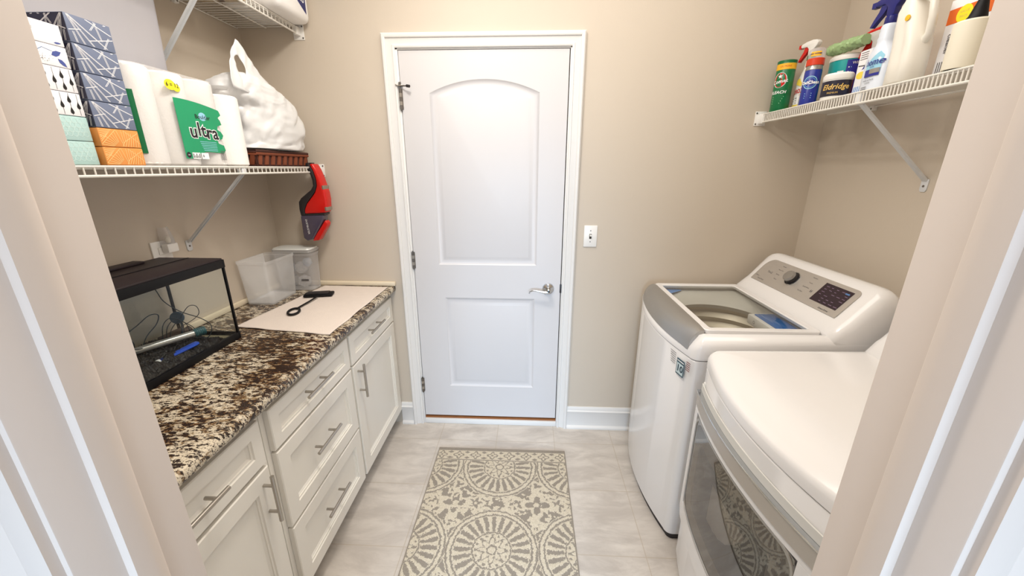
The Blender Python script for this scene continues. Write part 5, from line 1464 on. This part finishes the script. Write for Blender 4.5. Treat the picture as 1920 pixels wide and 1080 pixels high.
def eldridge_jar():
    c = (1.152, 1.662); r = 0.045
    t = thing('polish_jar', 'short dark jar with white lid and gold script on the right shelf', 'jar', (c[0], c[1], ZS))
    b = MB(); b.lathe([(0.001, 0), (r-0.002, 0), (r-0.001, 0.004), (r-0.001, 0.066)], m_white, (c[0], c[1], ZS), 44); b.build('jar', t)
    b = MB(); b.lathe([(r+0.0005, 0.066), (r+0.0015, 0.068), (r+0.0015, 0.082), (r-0.003, 0.088), (r-0.010, 0.089), (0.001, 0.089)], m_white, (c[0], c[1], ZS), 44); b.build('lid', t)
    F = cylF(c[0], c[1], r); b = MB(); band(b, F(0.0004), -0.072, 0.072, 0.010, 0.062, m_jarnavy, 28)
    b.text('Eldridge', 0.025, (0.004, 0.040), F(0.001), m_gold, bold=0.0005, shear=0.25); b.text('PREMIUM', 0.008, (-0.004, 0.020), F(0.001), m_gold)
    b.build('label', t, recalc=False)
m_jarnavy = M('jar_navy_label', (22, 20, 44), 0.35)
eldridge_jar()
def wipes_tub():
    c = (1.262, 1.788); r = 0.058; h = 0.172
    t = thing('wipes_tub', 'teal and blue wipes tub with a white lid behind the dark jar', 'wipes tub', (c[0], c[1], ZS))
    b = MB(); b.lathe([(0.001, 0), (r-0.003, 0), (r, 0.005), (r, h-0.012)], m_teal, (c[0], c[1], ZS), 44); b.build('tub', t)
    b = MB(); b.lathe([(r+0.002, h-0.014), (r+0.003, h-0.010), (r+0.002, h), (r-0.006, h+0.006), (0.001, h+0.008)], m_white, (c[0], c[1], ZS), 44); b.build('lid', t)
    F = cylF(c[0], c[1], r); b = MB(); band(b, F(0.0006), 0.006, 0.09, 0.006, h-0.018, m_navyl, 16); band(b, F(0.001), -0.02, 0.0, 0.110, 0.118, m_pwhite, 4)
    for k in range(5): b.disc((0.014, 0.128-k*0.016), 0.0022, F(0.001), m_pwhite, 8); b.line((0.020, 0.128-k*0.016), (0.046, 0.128-k*0.016), 0.003, F(0.001), m_cyanp)
    b.text('WIPES', 0.013, (0.040, 0.142), F(0.0014), m_pwhite); b.text('75', 0.024, (-0.034, 0.095), F(0.001), m_navyl)
    b.build('label', t, recalc=False)
m_navyl = M('royal_blue_label', (34, 40, 140), 0.4)
wipes_tub()
def green_bag():
    # a rolled green film bag lying on the wipes tub
    zc = ZS+0.172+0.010+0.0255; b = MB(); rings = []
    a0 = Vector((1.215, 1.855, zc)); a1 = Vector((1.240, 1.690, zc)); d = (a1-a0).normalized(); s = Vector((d.y, -d.x, 0))
    for i in range(49):
        q = i/48; p = a0+(a1-a0)*q; base = (0.012+0.016*min(1, q*6)) if q < 0.2 else 0.028-0.010*max(0, q-0.75)*4*0.25
        rg = []
        for j in range(28):
            a = 2*pi*j/28; r = base*(0.96-0.42*abs(noise.noise(Vector((q*11, math.cos(a)*1.6, math.sin(a)*1.6))))-0.25*abs(noise.noise(Vector((q*30, math.cos(a)*4, math.sin(a)*4)))))
            rg.append(p+s*r*1.1*math.cos(a)+Vector((0, 0, 1))*r*0.9*math.sin(a))
        rings.append(rg)
    b.loft(rings, m_greenbag); tag(b.build('bag_roll', angle=60), 'crumpled pale green plastic bag roll lying on top of the wipes tub', 'bag roll')
green_bag()
def small_white_box():
    c = (1.185, 1.735)
    b = MB(); b.box((1.165, 1.722, ZS), (1.200, 1.748, ZS+0.060), m_white, 0.002)
    for k in range(4): b.line((-1.744, 0.014+k*0.010+ZS), (-1.726, 0.014+k*0.010+ZS), 0.003, fxm(1.1646), m_ink)
    tag(b.build('small_carton'), 'tiny white carton between the slim blue can and the dark jar', 'carton')
small_white_box()
def detergent_pack():
    t = thing('detergent_pouch', 'pale pack with a yellow oval and blue stripes beside the dark jar', 'detergent', (1.20, 1.585, ZS))
    b = MB(); b.box((1.172, 1.553, ZS), (1.235, 1.612, ZS+0.150), m_palepack, 0.008, 3); b.build('pack', t)
    b = MB(); F = fxm(1.1715)
    b.patch([(-1.607, ZS+0.006), (-1.557, ZS+0.006), (-1.557, ZS+0.146), (-1.607, ZS+0.146)], fxm(1.1717), m_bwhite)
    b.disc((-1.585, ZS+0.068), 0.020, F, m_yellowb, 20, 0.012); b.line((-1.604, ZS+0.100), (-1.566, ZS+0.096), 0.004, F, m_ink)
    for k in range(4): b.line((-1.602, ZS+0.140-k*0.007), (-1.570, ZS+0.140-k*0.007), 0.0025, F, m_ink)
    for k in range(5): b.line((-1.602+k*0.008, ZS+0.010), (-1.600+k*0.008, ZS+0.032), 0.004, F, m_skyb)
    b.patch([(-1.586, ZS+0.084), (-1.572, ZS+0.088), (-1.570, ZS+0.108)], F, m_navyl)
    b.build('label', t, recalc=False)
m_palepack = M('pale_pack', (206, 220, 232), 0.4)
detergent_pack()
def red_trigger_bottle():
    c = (1.272, 1.674)
    t = thing('red_trigger_bottle', 'spray bottle with a red head behind the large white and blue spray bottle', 'spray bottle', (c[0], c[1], ZS))
    b = MB(); bottle_body(b, c, [(0, 0.036, 0.026), (0.004, 0.038, 0.028), (0.10, 0.037, 0.028), (0.130, 0.022, 0.020), (0.150, 0.016, 0.016)], m_redclear, math.radians(80)); b.build('bottle', t)
    spray_head(t, c, ZS+0.150, (math.cos(math.radians(100)), math.sin(math.radians(100))), m_palegrey, m_red, m_red, 1.0)
    b = MB(); P = lambda a, h: (c[0]+math.cos(math.radians(100))*a, c[1]+math.sin(math.radians(100))*a, ZS+0.150+h)
    b.tube([P(-0.030, 0.070), P(-0.022, 0.084), P(0.0, 0.089), P(0.030, 0.087), P(0.062, 0.078)], 0.0075, m_red, 10); b.build('head_cap', t)
m_redclear = M('red_bottle', (190, 60, 40), 0.3); m_palegrey = M('pale_grey_plastic', (200, 196, 192), 0.4)
red_trigger_bottle()
def orange_box():
    b = MB(); b.box((1.340, 1.708, ZS), (1.385, 1.768, ZS+0.222), m_orange, 0.003)
    tag(b.build('orange_carton'), 'orange carton standing against the right wall behind the spray bottles', 'carton')
orange_box()
def home_bottle():
    c = (1.162, 1.497)
    t = thing('large_spray_bottle', 'large white spray bottle with blue script label and navy trigger', 'spray bottle', (c[0], c[1], ZS)); ang = math.radians(78)
    b = MB()
    secs = [(0, 0.054, 0.027), (0.005, 0.058, 0.031), (0.06, 0.058, 0.031), (0.095, 0.056, 0.031), (0.115, 0.047, 0.029), (0.130, 0.033, 0.025), (0.140, 0.024, 0.022), (0.150, 0.0215, 0.021), (0.158, 0.023, 0.0225), (0.166, 0.0205, 0.020), (0.174, 0.022, 0.0215), (0.182, 0.0195, 0.0195), (0.190, 0.021, 0.0205), (0.198, 0.018, 0.018)]
    bottle_body(b, c, secs, m_bottlew, ang); b.build('bottle', t)
    spray_head(t, c, ZS+0.198, (math.cos(math.radians(100)), math.sin(math.radians(100))), m_navyp, m_navyp, m_navyp, 1.05)
    b = MB(); F = bottleF(c, ang, 0.0582, 0.0312, 0.095, 9.0)
    b.wrap([(-0.006, 0.052), (0.050, 0.052), (0.050, 0.102), (0.036, 0.116), (0.010, 0.098), (-0.006, 0.082)], F(0.001), m_cyanp)
    b.wrap([(-0.007, 0.044), (0.050, 0.044), (0.050, 0.066), (-0.007, 0.066)], F(0.0014), m_navyl); b.wrap([(0.016, 0.052), (0.050, 0.052), (0.050, 0.066), (0.016, 0.066)], F(0.0018), m_silver)
    b.text('home', 0.028, (0.025, 0.086), F(0.002), m_navyl, shear=0.25, bold=0.0003); b.text('SENSE', 0.007, (0.022, 0.072), F(0.002), m_navyl)
    b.text('multi-surface', 0.009, (0.015, 0.034), F(0.001), m_ink); b.text('CLEANER', 0.006, (0.015, 0.025), F(0.001), m_ink)
    for k in range(2): b.line((-0.012, 0.014-k*0.006), (0.016, 0.014-k*0.006), 0.002, F(0.001), m_ink)
    b.build('label', t, recalc=False)
m_bottlew = M('bluish_white_plastic', (222, 230, 242), 0.3); m_navyp = M('navy_plastic', (26, 30, 110), 0.3)
home_bottle()
def jug():
    c = (1.150, 1.380)
    t = thing('white_jug', 'large plain white plastic jug with a side handle next to the blue label spray bottle', 'jug', (c[0], c[1], ZS)); ang = math.radians(80)
    b = MB(); secs = [(0, 0.043, 0.034), (0.006, 0.048, 0.039), (0.06, 0.048, 0.039), (0.11, 0.047, 0.039), (0.16, 0.042, 0.038), (0.205, 0.034, 0.036), (0.235, 0.023, 0.024), (0.255, 0.018, 0.018), (0.262, 0.018, 0.018)]
    rings = []
    for z, w, d in secs:
        rg = []
        for j in range(48):
            a = 2*pi*j/48; ca, sa = math.cos(a), math.sin(a); e = 0.75
            u = w*math.copysign(abs(ca)**e, ca); v = d*math.copysign(abs(sa)**e, sa)
            lean = 0.030*max(0, z-0.10)/0.16       # the neck leans to the far side
            k = 1-0.16*math.exp(-((a-pi/2-0.2)/0.28)**2)*(1 if 0.02 < z < 0.17 else 0)
            rg.append((c[0]+(u*math.cos(ang)-v*math.sin(ang))*k, c[1]+(u*math.sin(ang)+v*math.cos(ang))*k+lean, ZS+z))
        rings.append(rg)
    b.loft(rings, m_jug); b.build('body', t, angle=60)
    b = MB(); b.lathe([(0.021, 0), (0.022, 0.002), (0.021, 0.022), (0.001, 0.024)], m_white, (c[0], c[1]+0.030, ZS+0.262), 24); b.build('cap', t)
    b = MB(); b.tube([(c[0]-0.012, c[1]+0.012, ZS+0.236), (c[0]-0.018, c[1]-0.030, ZS+0.232), (c[0]-0.020, c[1]-0.058, ZS+0.205), (c[0]-0.016, c[1]-0.062, ZS+0.165), (c[0]-0.008, c[1]-0.056, ZS+0.125), (c[0]-0.002, c[1]-0.036, ZS+0.105)], 0.010, m_jug, 14); b.build('handle', t)
    b = MB(); b.lathe([(0.0001, 0.002), (0.008, 0.001), (0.008, -0.001)], m_yel2, mtx=Matrix.Translation((c[0]-0.0375, c[1]-0.004, ZS+0.178)) @ Matrix.Rotation(-pi/2, 4, 'Y'), seg=16); o = b.build('sticker', t); o['label'] = 'small yellow sticker'
m_jug = M('ivory_jug_plastic', (232, 228, 218), 0.38)
jug()
def cleaner_box():
    t = thing('cleaner_carton', 'white washing machine cleaner carton with an orange top band and yellow circle', 'carton', (1.235, 1.275, ZS))
    x0, x1, y0, y1, h = 1.193, 1.246, 1.200, 1.338, 0.205
    b = MB(); b.box((x0, y0, ZS), (x1, y1, ZS+h), m_bwhite, 0.0015); b.build('carton', t)
    b = MB(); F = fxm(x0-0.0004); G = fxm(x0-0.0008); H = fxm(x0-0.0012)
    b.patch([(-y1+0.001, ZS+h-0.062), (-y0-0.001, ZS+h-0.062), (-y0-0.001, ZS+h-0.024), (-y1+0.001, ZS+h-0.024)], F, m_orange)
    b.disc((-1.292, ZS+h-0.044), 0.021, G, m_yellow, 24, 0.022); b.text('VALUE', 0.0085, (-1.292, ZS+h-0.038), H, m_gold); b.text('PACK', 0.0085, (-1.292, ZS+h-0.050), H, m_gold)
    for k, s in enumerate(('washing', 'machine', 'cleaner')): b.text(s, 0.017, (-1.286-k*0.0145, ZS+0.098-0.003*k), H, m_ink, rot=-pi/2, bold=0.0003)
    for k in range(7): b.line((-1.328+k*0.006, ZS+0.010), (-1.328+k*0.006, ZS+0.048), 0.0022, G, m_ink)
    b.build('label', t, recalc=False)
cleaner_box()
def cream_tub():
    c = (1.142, 1.205); r = 0.036
    t = thing('brush_canister', 'cream cylindrical canister with a black handle on the right shelf', 'canister', (c[0], c[1], ZS))
    b = MB(); b.lathe([(r-0.006, 0.004), (r-0.001, 0.004), (r, 0.008), (r, 0.112), (r-0.003, 0.116), (0.014, 0.118)], m_cream, (c[0], c[1], ZS), 44, cap=True); b.lathe([(0.001, 0), (r-0.006, 0), (r-0.006, 0.005)], m_black, (c[0], c[1], ZS), 30); b.build('body', t)
    b = MB(); b.tube([(c[0], c[1], ZS+0.110), (c[0]+0.004, c[1]-0.002, ZS+0.126), (c[0]+0.010, c[1]+0.002, ZS+0.165), (c[0]+0.012, c[1]+0.004, ZS+0.230)], 0, m_black, 14, radii=[0.022, 0.018, 0.010, 0.011]); o = b.build('handle', t); o['label'] = 'black handle'
cream_tub()
